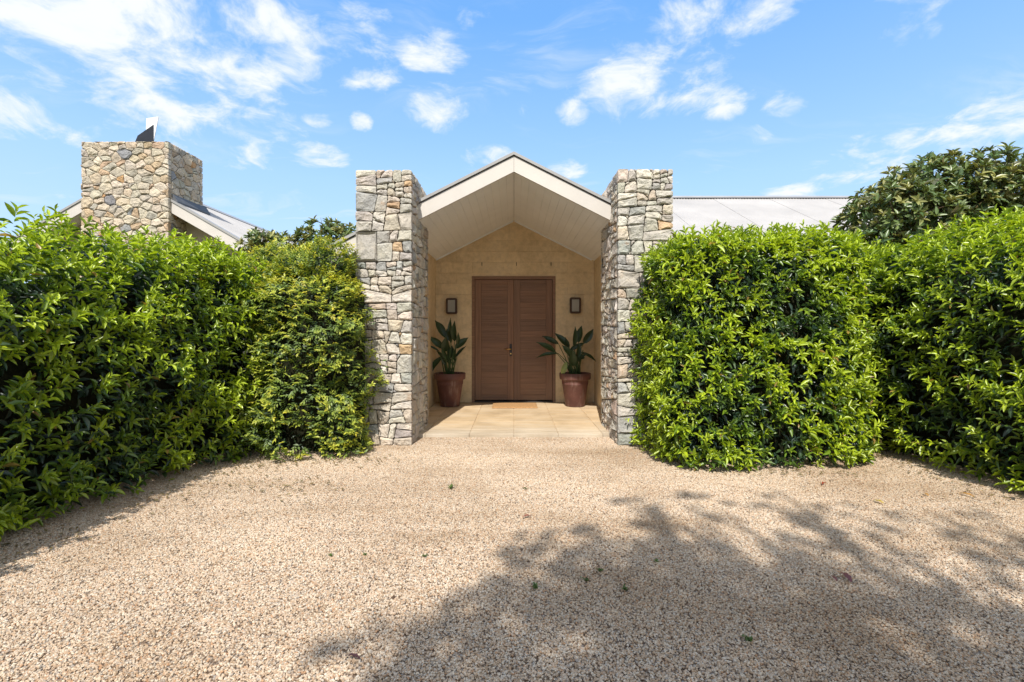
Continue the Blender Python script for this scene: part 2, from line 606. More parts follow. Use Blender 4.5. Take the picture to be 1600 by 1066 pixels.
M_POT = mat_pot()
M_SOIL = mat_plain('potting_soil', (.05, .035, .025), .95, .2, 30, .6, .1)
M_MAT = mat_plain('coir_mat', (.46, .27, .125), .95, .12, 40, .8, .1)
M_BARK = mat_plain('bark', (.13, .085, .06), .9, .2, 25, .6, .1)
M_COWLD = mat_plain('black_cowl_steel', (.012, .014, .022), .35, .1, 8, .02, .5)
M_COWLW = mat_plain('bright_cowl_steel', (.80, .80, .80), .35, .03, 8, .02, .5)
M_STUCCO = mat_plain('cream_stucco', (.56, .46, .30), .9, .06, 3, .2, .2)
M_LEAF = mat_leaf('hedge_leaf', trans=.36, rough=.33, spec=.7)
M_BUSH = mat_leaf('bush_leaf', trans=.36, rough=.42, spec=.45)
M_MAG = mat_leaf('magnolia_leaf', back=(.25, .18, .08), trans=.18, rough=.33, spec=.5)
M_STREL = mat_leaf('bird_of_paradise_leaf', trans=.14, rough=.4, spec=.45)
M_HULL = mat_plain('hull_shade', (.022, .022, .012), .95, .3, 30, .5, .05)  # near black: the shade inside the foliage put into the colour
M_GSHEET = mat_gravel_sheet()
M_PEB = mat_pebble()
M_GROUND = mat_ground()
M_GLASS = mat_glass()
M_BULB = mat_plain('white_bulb', (.8, .78, .72), .4, .02, 4, .01)
M_PETAL = mat_plain('white_petal', (.80, .78, .68), .6, .05, 10, .05)

# ---------------------------------------------------------------- ground
g = MB()
g.add([(-400, -400, -.004), (400, -400, -.004), (400, 700, -.004), (-400, 700, -.004)], [(0, 1, 2, 3)])
tag(g.build('ground', M_GROUND, origin=(0, 0, 0)), kind='structure')
g = MB()
g.add([(-4.6, -9, 0), (6.2, -9, 0), (6.2, 6.9, 0), (1.3, 6.9, 0), (1.29, 6.42, 0), (-1.29, 6.42, 0), (-1.3, 6.9, 0), (-4.6, 6.9, 0)],
      [(0, 1, 2, 3, 4, 5, 6, 7)])
tag(g.build('gravel_driveway', M_GSHEET, origin=(0, 0, 0)), kind='structure')


def gravel_stones():
    me = bpy.data.meshes.new('gravel')
    pts = [(-1.62, .9), (2.6, .9), (4.7, 2.6), (4.75, 4.4), (4.6, 6.3), (1.95, 6.3), (1.3, 5.96), (1.26, 6.41), (-1.26, 6.41), (-1.3, 5.96), (-1.95, 6.2), (-3.4, 6.2), (-3.7, 4.4), (-3.7, 2.7)]
    me.from_pydata([(x, y, 0.003) for x, y in pts], [], [tuple(range(len(pts)))])
    o = bpy.data.objects.new('gravel', me)
    COL.objects.link(o)
    tag(o, 'loose tan and cream pebbles covering the driveway', 'gravel', kind='stuff')
    ng = bpy.data.node_groups.new('gravel_scatter', 'GeometryNodeTree')
    ng.interface.new_socket('Geometry', in_out='INPUT', socket_type='NodeSocketGeometry')
    ng.interface.new_socket('Geometry', in_out='OUTPUT', socket_type='NodeSocketGeometry')
    N = ng.nodes
    L = ng.links
    gi = N.new('NodeGroupInput')
    go = N.new('NodeGroupOutput')
    ds = N.new('GeometryNodeDistributePointsOnFaces')
    ds.inputs['Density'].default_value = 14000
    L.new(gi.outputs[0], ds.inputs['Mesh'])
    g2i = N.new('GeometryNodeGeometryToInstance')
    for k in range(4):
        ico = N.new('GeometryNodeMeshIcoSphere')
        ico.inputs['Radius'].default_value = .0056
        ico.inputs['Subdivisions'].default_value = 2
        nz = N.new('ShaderNodeTexNoise')
        nz.inputs['Scale'].default_value = 100 + 12 * k
        nz.inputs['Detail'].default_value = 1
        mp = N.new('ShaderNodeVectorMath')
        mp.operation = 'ADD'
        pos = N.new('GeometryNodeInputPosition')
        L.new(pos.outputs[0], mp.inputs[0])
        mp.inputs[1].default_value = (k * 3.7, k * 1.9, k * .7)
        L.new(mp.outputs[0], nz.inputs['Vector'])
        sub = N.new('ShaderNodeVectorMath')
        sub.operation = 'SUBTRACT'
        sub.inputs[1].default_value = (.5, .5, .5)
        L.new(nz.outputs['Color'], sub.inputs[0])
        sc = N.new('ShaderNodeVectorMath')
        sc.operation = 'SCALE'
        sc.inputs['Scale'].default_value = .011
        L.new(sub.outputs[0], sc.inputs[0])
        sp = N.new('GeometryNodeSetPosition')
        L.new(ico.outputs[0], sp.inputs[0])
        L.new(sc.outputs[0], sp.inputs['Offset'])
        sm = N.new('GeometryNodeSetMaterial')
        sm.inputs['Material'].default_value = M_PEB
        L.new(sp.outputs[0], sm.inputs[0])
        L.new(sm.outputs[0], g2i.inputs[0])
    iop = N.new('GeometryNodeInstanceOnPoints')
    iop.inputs['Pick Instance'].default_value = True
    L.new(ds.outputs['Points'], iop.inputs['Points'])
    L.new(g2i.outputs[0], iop.inputs['Instance'])
    rr = N.new('FunctionNodeRandomValue')
    rr.data_type = 'FLOAT_VECTOR'
    rr.inputs['Min'].default_value = (-.5, -.5, 0)
    rr.inputs['Max'].default_value = (.5, .5, 6.283)
    L.new(rr.outputs[0], iop.inputs['Rotation'])
    rs = N.new('FunctionNodeRandomValue')
    rs.data_type = 'FLOAT_VECTOR'
    rs.inputs['Min'].default_value = (.62, .62, .45)
    rs.inputs['Max'].default_value = (1.35, 1.1, .85)
    rs.inputs['Seed'].default_value = 5
    L.new(rs.outputs[0], iop.inputs['Scale'])
    L.new(iop.outputs[0], go.inputs[0])
    md = o.modifiers.new('scatter', 'NODES')
    md.node_group = ng


gravel_stones()

# ---------------------------------------------------------------- stonework
def clip_half(poly, p, n):
    """keep the side of the line through p where (x - p).n <= 0"""
    res = []
    m = len(poly)
    for i in range(m):
        a, b = poly[i], poly[(i + 1) % m]
        da = (a[0] - p[0]) * n[0] + (a[1] - p[1]) * n[1]
        db = (b[0] - p[0]) * n[0] + (b[1] - p[1]) * n[1]
        if da <= 0:
            res.append(a)
        if da * db < 0:
            t = da / (da - db)
            res.append((a[0] + (b[0] - a[0]) * t, a[1] + (b[1] - a[1]) * t))
    return res


def inset(poly, d):
    """convex counter-clockwise polygon pulled in by d"""
    res = list(poly)
    m = len(poly)
    for i in range(m):
        a, b = poly[i], poly[(i + 1) % m]
        ex, ey = b[0] - a[0], b[1] - a[1]
        l = math.hypot(ex, ey)
        if l < 1e-6:
            continue
        n = (ey / l, -ex / l)
        res = clip_half(res, (a[0] - n[0] * d, a[1] - n[1] * d), n)
        if len(res) < 3:
            return []
    return res


def area(p):
    return .5 * sum(p[i][0] * p[(i + 1) % len(p)][1] - p[(i + 1) % len(p)][0] * p[i][1] for i in range(len(p)))


PAL_PILLAR = [((.50, .455, .385), 36), ((.52, .45, .36), 22), ((.44, .405, .35), 18), ((.36, .35, .325), 8), ((.60, .545, .465), 18), ((.50, .35, .215), 2), ((.48, .395, .31), 5)]
PAL_CHIMNEY = [((.52, .455, .36), 32), ((.54, .45, .33), 24), ((.42, .38, .31), 14), ((.27, .27, .275), 3), ((.57, .49, .38), 14), ((.48, .29, .15), 2), ((.47, .35, .235), 10)]


def pick_col(pal, rnd):
    c = rnd.choices([p[0] for p in pal], [p[1] for p in pal])[0]
    k = rnd.uniform(.86, 1.12)
    return tuple(min(.75, x * k * rnd.uniform(.97, 1.03)) for x in c)


def stone_geo(poly, frame, t, rnd, gap=.0042, back=.06):
    """one stone from a convex 2-D outline; frame = origin, U, V, N"""
    q = inset(poly, gap)
    if len(q) < 3 or area(q) < 2e-4:
        return None
    c = []
    for i in range(len(q)):                       # rounded corners
        a, b = q[i], q[(i + 1) % len(q)]
        l = math.hypot(b[0] - a[0], b[1] - a[1])
        k = min(.28, rnd.uniform(.006, .020) / max(l, 1e-4))
        c.append((a[0] + (b[0] - a[0]) * k, a[1] + (b[1] - a[1]) * k))
        if l > .07:
            j = rnd.uniform(-.009, .0025)
            s = rnd.uniform(.35, .65)
            nx, ny = (b[1] - a[1]) / l, -(b[0] - a[0]) / l
            c.append((a[0] + (b[0] - a[0]) * s + nx * j, a[1] + (b[1] - a[1]) * s + ny * j))
        c.append((a[0] + (b[0] - a[0]) * (1 - k), a[1] + (b[1] - a[1]) * (1 - k)))
    n = len(c)
    cx = sum(p[0] for p in c) / n
    cy = sum(p[1] for p in c) / n
    sz = math.sqrt(area(q))
    tx, ty = rnd.uniform(-.16, .16), rnd.uniform(-.2, .12)
    O, U, V, Nn = frame
    sd = rnd.uniform(0, 100)
    vs, fs = [], []

    def put(u, v, z):
        vs.append(O + U * u + V * v + Nn * z)

    lip = t * rnd.uniform(.45, .7)
    inner = max(.55, 1 - .022 / max(sz * .5, .02))
    for ring, (s, z) in enumerate(((1.0, -back), (1.0, lip), (inner, t), (inner * .52, t))):
        for (u, v) in c:
            uu, vv = cx + (u - cx) * s, cy + (v - cy) * s
            zz = z
            if ring >= 2:
                zz += (uu - cx) * tx + (vv - cy) * ty + mnoise.noise(Vector((uu * 16 + sd, vv * 16, sd))) * .015 + mnoise.noise(Vector((uu * 45 + sd, vv * 45, sd))) * .007
            elif ring == 1:
                zz += mnoise.noise(Vector((uu * 25 + sd, vv * 25, sd))) * .006
            put(uu, vv, zz)
    put(cx, cy, t + mnoise.noise(Vector((cx * 16 + sd, cy * 16, sd))) * .010 + rnd.uniform(-.003, .008))
    for r in range(3):
        for i in range(n):
            j = (i + 1) % n
            fs.append((r * n + i, r * n + j, (r + 1) * n + j, (r + 1) * n + i))
    for i in range(n):
        fs.append((3 * n + i, 3 * n + (i + 1) % n, 4 * n))
    return vs, fs


def quoin_geo(lo, hi, rnd):
    """a rough corner block between two corners of a box"""
    lo, hi = Vector(lo), Vector(hi)
    c = (lo + hi) / 2
    h = (hi - lo) / 2
    r = min(.018, min(h) * .5)
    ts = [-1, -.8, -.25, .3, .82, 1]
    n = len(ts)
    ids, vs, fs = {}, [], []
    sd = rnd.uniform(0, 100)

    def vid(i, j, k):
        key = (i, j, k)
        if key not in ids:
            p = Vector((ts[i] * h.x, ts[j] * h.y, ts[k] * h.z))
            q = Vector([max(-(h[a] - r), min(h[a] - r, p[a])) for a in range(3)])
            d = p - q
            p = q + (d.normalized() * r if d.length > 1e-9 else d)
            w_ = c + p
            nn = mnoise.noise_vector(w_ * 13 + Vector((sd, 0, 0))) * .014 + mnoise.noise_vector(w_ * 38 + Vector((0, sd, 0))) * .008
            ids[key] = len(vs)
            vs.append(w_ + nn)
        return ids[key]
    m = n - 1
    for a in range(m):
        for b in range(m):
            for k in (0, m):
                f1 = [vid(k, a, b), vid(k, a + 1, b), vid(k, a + 1, b + 1), vid(k, a, b + 1)]
                f2 = [vid(a, k, b), vid(a, k, b + 1), vid(a + 1, k, b + 1), vid(a + 1, k, b)]
                f3 = [vid(a, b, k), vid(a + 1, b, k), vid(a + 1, b + 1, k), vid(a, b + 1, k)]
                for f in (f1, f2, f3):
                    fs.append(tuple(f if k == m else f[::-1]))
    return vs, fs


def pack(nc, nr, occ, sizes, rnd):
    """fills a grid with stones, bottom course first"""
    rects = []
    for r in range(nr):
        c = 0
        while c < nc:
            if occ[c][r]:
                c += 1
                continue
            opts = []
            for (a, b, wt) in sizes:
                if c + a > nc or r + b > nr:
                    continue
                if any(occ[c + i][r + j] for i in range(a) for j in range(b)):
                    continue
                opts.append((a, b, wt))
            a, b, _ = rnd.choices(opts, [o[2] for o in opts])[0]
            for i in range(a):
                for j in range(b):
                    occ[c + i][r + j] = True
            rects.append((c, r, a, b))
            c += a
    return rects


SQUARED = [(4, 5, 3), (5, 4, 5), (4, 4, 7), (5, 3, 8), (4, 3, 13), (3, 4, 8), (3, 3, 12), (4, 2, 12), (3, 2, 14), (2, 3, 6), (2, 2, 7), (3, 1, 6), (4, 1, 3), (2, 1, 4), (1, 2, 1.5), (1, 1, .8)]


# face_stones works in grid units here, so its noise and edge limits scale with the cell
def face_stones(nc, nr, g, occ, rnd, seed, sizes=SQUARED, warp=.3, split=.35):
    polys = []
    for (c, r, a, b) in pack(nc, nr, occ, sizes, rnd):
        p = [(c, r), (c + a, r), (c + a, r + b), (c, r + b)]
        wp = []
        for (u, v) in p:
            e = min(u, nc - u, v, nr - v)
            k = min(1, max(0, e)) * warp
            d = mnoise.noise_vector(Vector((u * .55, v * .55, seed)))
            wp.append((u + d.x * k, v + d.y * k))
        parts = [wp]
        if a * b >= 9 and rnd.random() < split:
            cx = sum(q[0] for q in wp) / 4 + rnd.uniform(-.2, .2) * a
            cy = sum(q[1] for q in wp) / 4 + rnd.uniform(-.2, .2) * b
            ang = rnd.choice([rnd.uniform(-20, 20), rnd.uniform(-20, 20), rnd.uniform(70, 110), rnd.uniform(30, 60)]) + 90
            n = (math.cos(R(ang)), math.sin(R(ang)))
            parts = [clip_half(wp, (cx, cy), n), clip_half(wp, (cx, cy), (-n[0], -n[1]))]
        elif a * b >= 4 and rnd.random() < .75:
            k = rnd.randrange(4)
            q0, q1, q2 = wp[k - 1], wp[k], wp[(k + 1) % 4]
            s1, s2 = rnd.uniform(.2, .45), rnd.uniform(.2, .45)
            A = (q1[0] + (q0[0] - q1[0]) * s1, q1[1] + (q0[1] - q1[1]) * s1)
            B = (q1[0] + (q2[0] - q1[0]) * s2, q1[1] + (q2[1] - q1[1]) * s2)
            parts = [wp[:k] + [A, B] + wp[k + 1:], [A, q1, B]]
        polys += [q for q in parts if len(q) >= 3 and area(q) > .12]
    return polys




def squared_cells(wd, ht, cell, rnd):
    """roughly squared rubble: the face is broken again and again across its longer side, joints a little askew"""
    done = []

    def go(poly, lim, depth):
        us, vs = [p[0] for p in poly], [p[1] for p in poly]
        w_, h_ = max(us) - min(us), max(vs) - min(vs)
        hh = h_ * 1.30
        ar = area(poly)
        if ar < 6e-4:
            return
        if ar < lim and max(w_, hh) / max(min(w_, hh), 1e-3) < 2.4 or depth > 16:
            done.append(poly)
            return
        k = rnd.uniform(.34, .66)
        tilt = rnd.gauss(0, 8) if ar > .05 else rnd.gauss(0, 13)
        if hh > w_:
            pt, ang = (min(us) + w_ / 2, min(vs) + h_ * k), 90 + tilt * .7
        else:
            pt, ang = (min(us) + w_ * k, min(vs) + h_ / 2), tilt
        n = (math.cos(R(ang)), math.sin(R(ang)))
        for q in (clip_half(poly, pt, n), clip_half(poly, pt, (-n[0], -n[1]))):
            if len(q) >= 3:
                go(q, lim if ar < .08 else cell * cell * math.exp(rnd.gauss(0, .55)) * 1.25, depth + 1)
    go([(0, 0), (wd, 0), (wd, ht), (0, ht)], cell * cell * 1.2, 0)
    res = []
    for p in done:
        if len(p) >= 4 and area(p) > .008 and rnd.random() < .45:
            k = rnd.randrange(len(p))
            q0, q1, q2 = p[k - 1], p[k], p[(k + 1) % len(p)]
            if min(q1[0], wd - q1[0]) > .02:
                s1, s2 = rnd.uniform(.22, .45), rnd.uniform(.22, .45)
                A = (q1[0] + (q0[0] - q1[0]) * s1, q1[1] + (q0[1] - q1[1]) * s1)
                B = (q1[0] + (q2[0] - q1[0]) * s2, q1[1] + (q2[1] - q1[1]) * s2)
                res += [p[:k] + [A, B] + p[k + 1:], [A, q1, B]]
                continue
        res.append(p)
    return [p for p in res if area(p) > 7e-4]


def rubble_cells(wd, ht, cell, rnd, asp=1.128, jit=.42, coursed=False):
    """random rubble: a power diagram of jittered points, cells a little wider than tall; coursed: in rough uneven rows"""
    sx, sy = cell * asp, cell / asp
    ky = asp * asp * 1.06
    pts = []
    if coursed:
        return squared_cells(wd, ht, cell, rnd)
    ny_, nx_ = max(2, round(ht / sy)), max(2, round(wd / sx))
    for j in range(-1, ny_ + 1):
        for i in range(-1, nx_ + 1):
            if rnd.random() < .10:
                continue
            u = (i + .5 + (.5 if j % 2 else 0) + rnd.uniform(-jit, jit)) * wd / nx_
            v = (j + .5 + rnd.uniform(-jit, jit)) * ht / ny_
            pts.append((u, v, rnd.uniform(-.30, .30) * cell * cell))
            if rnd.random() < .22:
                pts.append((u + rnd.uniform(-.5, .5) * sx, v + rnd.uniform(-.5, .5) * sy, -.25 * cell * cell))
    res = []
    for k, (u, v, q) in enumerate(pts):
        poly = [(0, 0), (wd, 0), (wd, ht), (0, ht)]
        for m, (a, b, p) in enumerate(pts):
            if m == k or abs(a - u) > 4 * sx or abs(b - v) > 4 * sy:
                continue
            dx_, dy_ = a - u, (b - v) * ky
            n2 = dx_ * dx_ + dy_ * dy_
            if n2 < 1e-8:
                continue
            t = .5 + (q - p) / (2 * n2)
            px_, py_ = u + (a - u) * t, v + (b - v) * t
            poly = clip_half(poly, (px_, py_), (dx_, dy_ * ky))
            if len(poly) < 3:
                break
        if len(poly) >= 3 and area(poly) > 9e-4:
            res.append(poly)
    return res


def masonry(root, x0, x1, y0, y1, z0, z1, g, rnd, pal, parts_from, sizes, warp, split, named_sides, rubble=0.0, asp=1.128, jit=.42, coursed=False):
    """A square stone shaft. The faces named in named_sides are built stone by stone (parts) above parts_from; the rest is joined."""
    nx, ny, nz = round((x1 - x0) / g), round((y1 - y0) / g), round((z1 - z0) / g)
    gx, gy, gz = (x1 - x0) / nx, (y1 - y0) / ny, (z1 - z0) / nz
    core = .045
    MB().box(x0 + core, y0 + core, z0, x1 - core, y1 - core, z1 - .03).build('core', M_MORTAR, root)
    occ = {s: [[False] * nz for _ in range(nx if s in 'fb' else ny)] for s in 'fbrl'}
    joinv, joinf, joinc = [], [], []

    def emit(geo, part, col):
        nonlocal joinv, joinf, joinc
        if geo is None:
            return
        vs, fs = geo
        if part:
            mesh_obj('stone', vs, fs, M_STONE, root, col=col, smooth=False)
        else:
            b = len(joinv)
            joinv += vs
            joinf += [tuple(i + b for i in f) for f in fs]
            joinc += [col] * len(vs)
    # corner stones
    for (cx_, cy_) in ((0, 0), (1, 0), (0, 1), (1, 1)) if not rubble else ():
        z = 0
        big = rnd.random() < .5
        while z < nz:
            h = min(rnd.choice([2, 3, 3, 4, 4, 5]), nz - z)
            wa, wb = rnd.randint(4, 5) if big else rnd.randint(2, 3), rnd.randint(2, 3) if big else rnd.randint(4, 5)
            big = not big if rnd.random() < .8 else big
            wa = min(wa, nx // 2 - 1)
            lo = [x0 if cx_ == 0 else x1 - wa * gx, y0 if cy_ == 0 else y1 - wb * gy, z0 + z * gz]
            hi = [x0 + wa * gx if cx_ == 0 else x1, y0 + wb * gy if cy_ == 0 else y1, z0 + (z + h) * gz]
            gp = .004
            for k in range(3):
                if not (k == 0 and cx_ == 0 or k == 1 and cy_ == 0):
                    lo[k] += gp
                if not (k == 0 and cx_ == 1 or k == 1 and cy_ == 1):
                    hi[k] -= gp
            jut = rnd.uniform(-.006, .010)
            if cx_ == 0: lo[0] -= jut
            else: hi[0] += jut
            if cy_ == 0: lo[1] -= jut
            else: hi[1] += jut
            named = cy_ == 0 and z0 + (z + h) * gz > parts_from and (('r' in named_sides and cx_ == 1) or ('l' in named_sides and cx_ == 0) or 'f' in named_sides)
            emit(quoin_geo(lo, hi, rnd), named, pick_col(pal, rnd))
            for j in range(z, z + h):
                for i in range(wa):
                    occ['f' if cy_ == 0 else 'b'][i if cx_ == 0 else nx - 1 - i][j] = True
                for i in range(wb):
                    occ['l' if cx_ == 0 else 'r'][i if cy_ == 0 else ny - 1 - i][j] = True
            z += h
    # the corner strips of the side faces belong to the front and back stones
    frames = {'f': (Vector((x0, y0 + .028, z0)), Vector((1, 0, 0)), Vector((0, 0, 1)), Vector((0, -1, 0))),
              'r': (Vector((x1 - .028, y0, z0)), Vector((0, 1, 0)), Vector((0, 0, 1)), Vector((1, 0, 0))),
              'b': (Vector((x1, y1 - .028, z0)), Vector((-1, 0, 0)), Vector((0, 0, 1)), Vector((0, 1, 0))),
              'l': (Vector((x0 + .028, y1, z0)), Vector((0, -1, 0)), Vector((0, 0, 1)), Vector((-1, 0, 0)))}
    for s in 'frbl':
        n = nx if s in 'fb' else ny
        oc = occ[s] if s in 'fr' else occ[s][::-1]
        gu = gx if s in 'fb' else gy
        if rubble:
            wd = (x1 - x0) if s in 'fb' else (y1 - y0 - .17)
            O, U, V, Nn = frames[s]
            fr_ = (O if s in 'fb' else O + U * .085, U, V, Nn)
            for poly in rubble_cells(wd, z1 - z0, rubble, rnd, asp, jit, coursed):
                top = z0 + max(v for u, v in poly)
                emit(stone_geo(poly, fr_, rnd.uniform(.019, .034), rnd, .0034, .062), s in named_sides and top > parts_from and (s == 'f' or area(poly) > (.013 if coursed else .020)), pick_col(pal, rnd))
            continue
        for poly in face_stones(n, nz, 1.0, oc, rnd, rnd.uniform(0, 50), sizes, warp / g, split):
            poly = [(u * gu, v * gz) for u, v in poly]
            if area(poly) < 4e-4:
                continue
            top = z0 + max(v for u, v in poly)
            emit(stone_geo(poly, frames[s], rnd.uniform(.020, .044), rnd), s in named_sides and top > parts_from, pick_col(pal, rnd))
    if joinv:
        mesh_obj('rear_stonework', joinv, joinf, M_STONE, root, col=np.array(joinc), kind='stuff')


PZ = 5.94                       # front plane of the two pillars
rp = random.Random(3)
pl = empty('stone_pillar', (-1.595, 6.54, 0), 'tall square rubble stone pillar beside the yellowish bush, left of the door', 'pillar', 'stone pillars flanking the porch')
masonry(pl, -1.94, -1.25, PZ, 7.14, 0, 3.38, .0575, rp, PAL_PILLAR, 0.0, SQUARED, .040, .45, 'fr', .154, 1.20, .36, True)
rp = random.Random(9)
pr = empty('stone_pillar', (1.61, 6.54, 0), 'tall square rubble stone pillar half behind the clipped hedge, right of the door', 'pillar', 'stone pillars flanking the porch')
masonry(pr, 1.27, 1.95, PZ, 7.14, 0, 3.39, .0575, rp, PAL_PILLAR, 0.0, SQUARED, .042, .5, 'fl', .156, 1.14, .40, True)

# chimney
RUBBLE = [(4, 4, 7), (3, 4, 7), (4, 3, 12), (3, 3, 14), (4, 2, 7), (3, 2, 12), (2, 3, 9), (2, 2, 9), (2, 1, 3), (1, 2, 2), (1, 1, .7), (5, 3, 4)]
CY = 9.2
ch = empty('stone_chimney', (-7.37, 9.72, 0), 'broad rubble stone chimney with black cowl, rising above the left hedge', 'chimney')
masonry(ch, -8.20, -6.54, CY, CY + 1.04, 0, 5.0, .066, random.Random(21), PAL_CHIMNEY, 2.95, RUBBLE, .030, .55, 'fr', .150)
cw = MB()
zt = 4.97
bx = P_px(222, 221, 9.7).x
cw.box(bx - .14, 9.62, zt, bx + .14, 9.9, zt + .12, .01)
cw.build('flue_collar', M_COWLD, ch)
cw = MB().prism([(P_px(206, 0, 9.55).x, zt), (P_px(239.5, 0, 9.55).x, zt), (P_px(239.5, 0, 9.55).x, P_px(0, 195, 9.55).z), (P_px(228, 0, 9.55).x, P_px(0, 203, 9.55).z), (P_px(215, 0, 9.55).x, P_px(0, 212, 9.55).z)], 'y', 9.55, 9.565)
cw.build('cowl_blade', M_COWLD, ch)
cw = MB().prism([(P_px(227, 0, 9.8).x, zt), (P_px(236, 0, 9.8).x, zt), (P_px(247.5, 0, 9.8).x, P_px(0, 182.5, 9.8).z), (P_px(228.5, 0, 9.8).x, P_px(0, 185, 9.8).z)], 'y', 9.8, 9.815)
cw.build('cowl_vane', M_COWLW, ch)

# ---------------------------------------------------------------- entrance house
def corr_sheet(x0, x1, ytop, ybot, ztop, zbot, pitch=.076, amp=.009, seg=4):
    """corrugated sheet sloping along y; corrugation across x"""
    n = max(1, round((x1 - x0) / pitch)) * seg
    v, f = [], []
    for i in range(n + 1):
        x = x0 + (x1 - x0) * i / n
        z = math.cos(2 * math.pi * i / seg) * amp
        for (y, zz) in ((ybot, zbot), (ytop, ztop)):
            v.append((x, y, zz + z))
        for (y, zz) in ((ybot, zbot), (ytop, ztop)):
            v.append((x, y, zz + z - .003))
    for i in range(n):
        a = i * 4
        f.append((a, a + 4, a + 5, a + 1))
        f.append((a + 2, a + 3, a + 7, a + 6))
    return v, f


def corr_sheet_x(y0, y1, xtop, xbot, ztop, zbot, pitch=.076, amp=.009, seg=4):
    n = max(1, round((y1 - y0) / pitch)) * seg
    v, f = [], []
    flip = xbot > xtop
    for i in range(n + 1):
        y = y0 + (y1 - y0) * i / n
        z = math.cos(2 * math.pi * i / seg) * amp
        v += [(xbot, y, zbot + z), (xtop, y, ztop + z)]
    for i in range(n):
        a = i * 2
        q = (a, a + 2, a + 3, a + 1)
        f.append(q if flip else q[::-1])
    return v, f


BW = 9.24                      # plane of the door wall
SL = .504                      # roof slope
APEX = 3.51                    # underside of the lining at the ridge
FZ = 6.42                      # face of the gable boards
EAVE = 2.42
hs = empty('house', (0, BW, 0), 'sandstone house with gabled porch and timber double doors between stone pillars', 'house')

# door wall with its blocks
DX0, DX1, DTOP = -.80, .79, 2.45
wall = MB()
wall.box(-1.485, BW + .012, 0, DX0, BW + .25, 2.6)
wall.box(DX1, BW + .012, 0, 1.525, BW + .25, 2.6)
wall.prism([(-1.485, 2.6), (-1.485, APEX - SL * 1.485 + .05), (0, APEX + .06), (1.525, APEX - SL * 1.525 + .05), (1.525, 2.6)][::-1], 'y', BW + .012, BW + .25)
wall.box(DX0, BW + .012, DTOP, DX1, BW + .25, 2.6)
dw = wall.build('door_wall', M_WALL, hs)
zc = .05
row = 0
J = .0022
while zc < 3.5:
    zt_ = min(zc + .205, 3.6)
    xs = -1.485 - (.2 if row % 2 else .5)
    while xs < 1.525:
        a, b = max(xs, -1.485), min(xs + .6, 1.525)
        xs += .6
        for (c, d) in ((a, b),):
            segs = [(c, d)]
            if zc < DTOP - .01:
                segs = [(c, min(d, DX0)), (max(c, DX1), d)]
            for (p, q) in segs:
                if q - p < .03:
                    continue
                # clip under the sloping lining
                poly = [(p + J, zc + J), (q - J, zc + J), (q - J, zt_ - J), (p + J, zt_ - J)]
                if zc < DTOP < zt_ and p < DX1 and q > DX0 and zc < DTOP - .01:
                    pass
                for sgn in (-1, 1):
                    n_ = Vector((sgn * SL, 1)).normalized()
                    poly = clip_half(poly, (0, APEX), (n_.x, n_.y)) if len(poly) >= 3 else poly
                if len(poly) >= 3 and area(poly) > .002:
                    dd = random.uniform(0, .0015)
                    MB().prism(poly[::-1], 'y', BW + dd, BW + .014).build('block', M_WALL, dw)
    zc += .205
    row += 1
# lintel strip between the block course and the door head
for s, xi, xo in ((-1, -1.485, -1.70), (1, 1.525, 1.74)):
    sw = MB()
    a, b = sorted((xi, xo))
    zt_ = APEX - SL * abs(xi) + .04
    sw.box(a, 7.10, 0, b, BW + .25, zt_)
    sw.build('side_wall', M_WALL, hs)

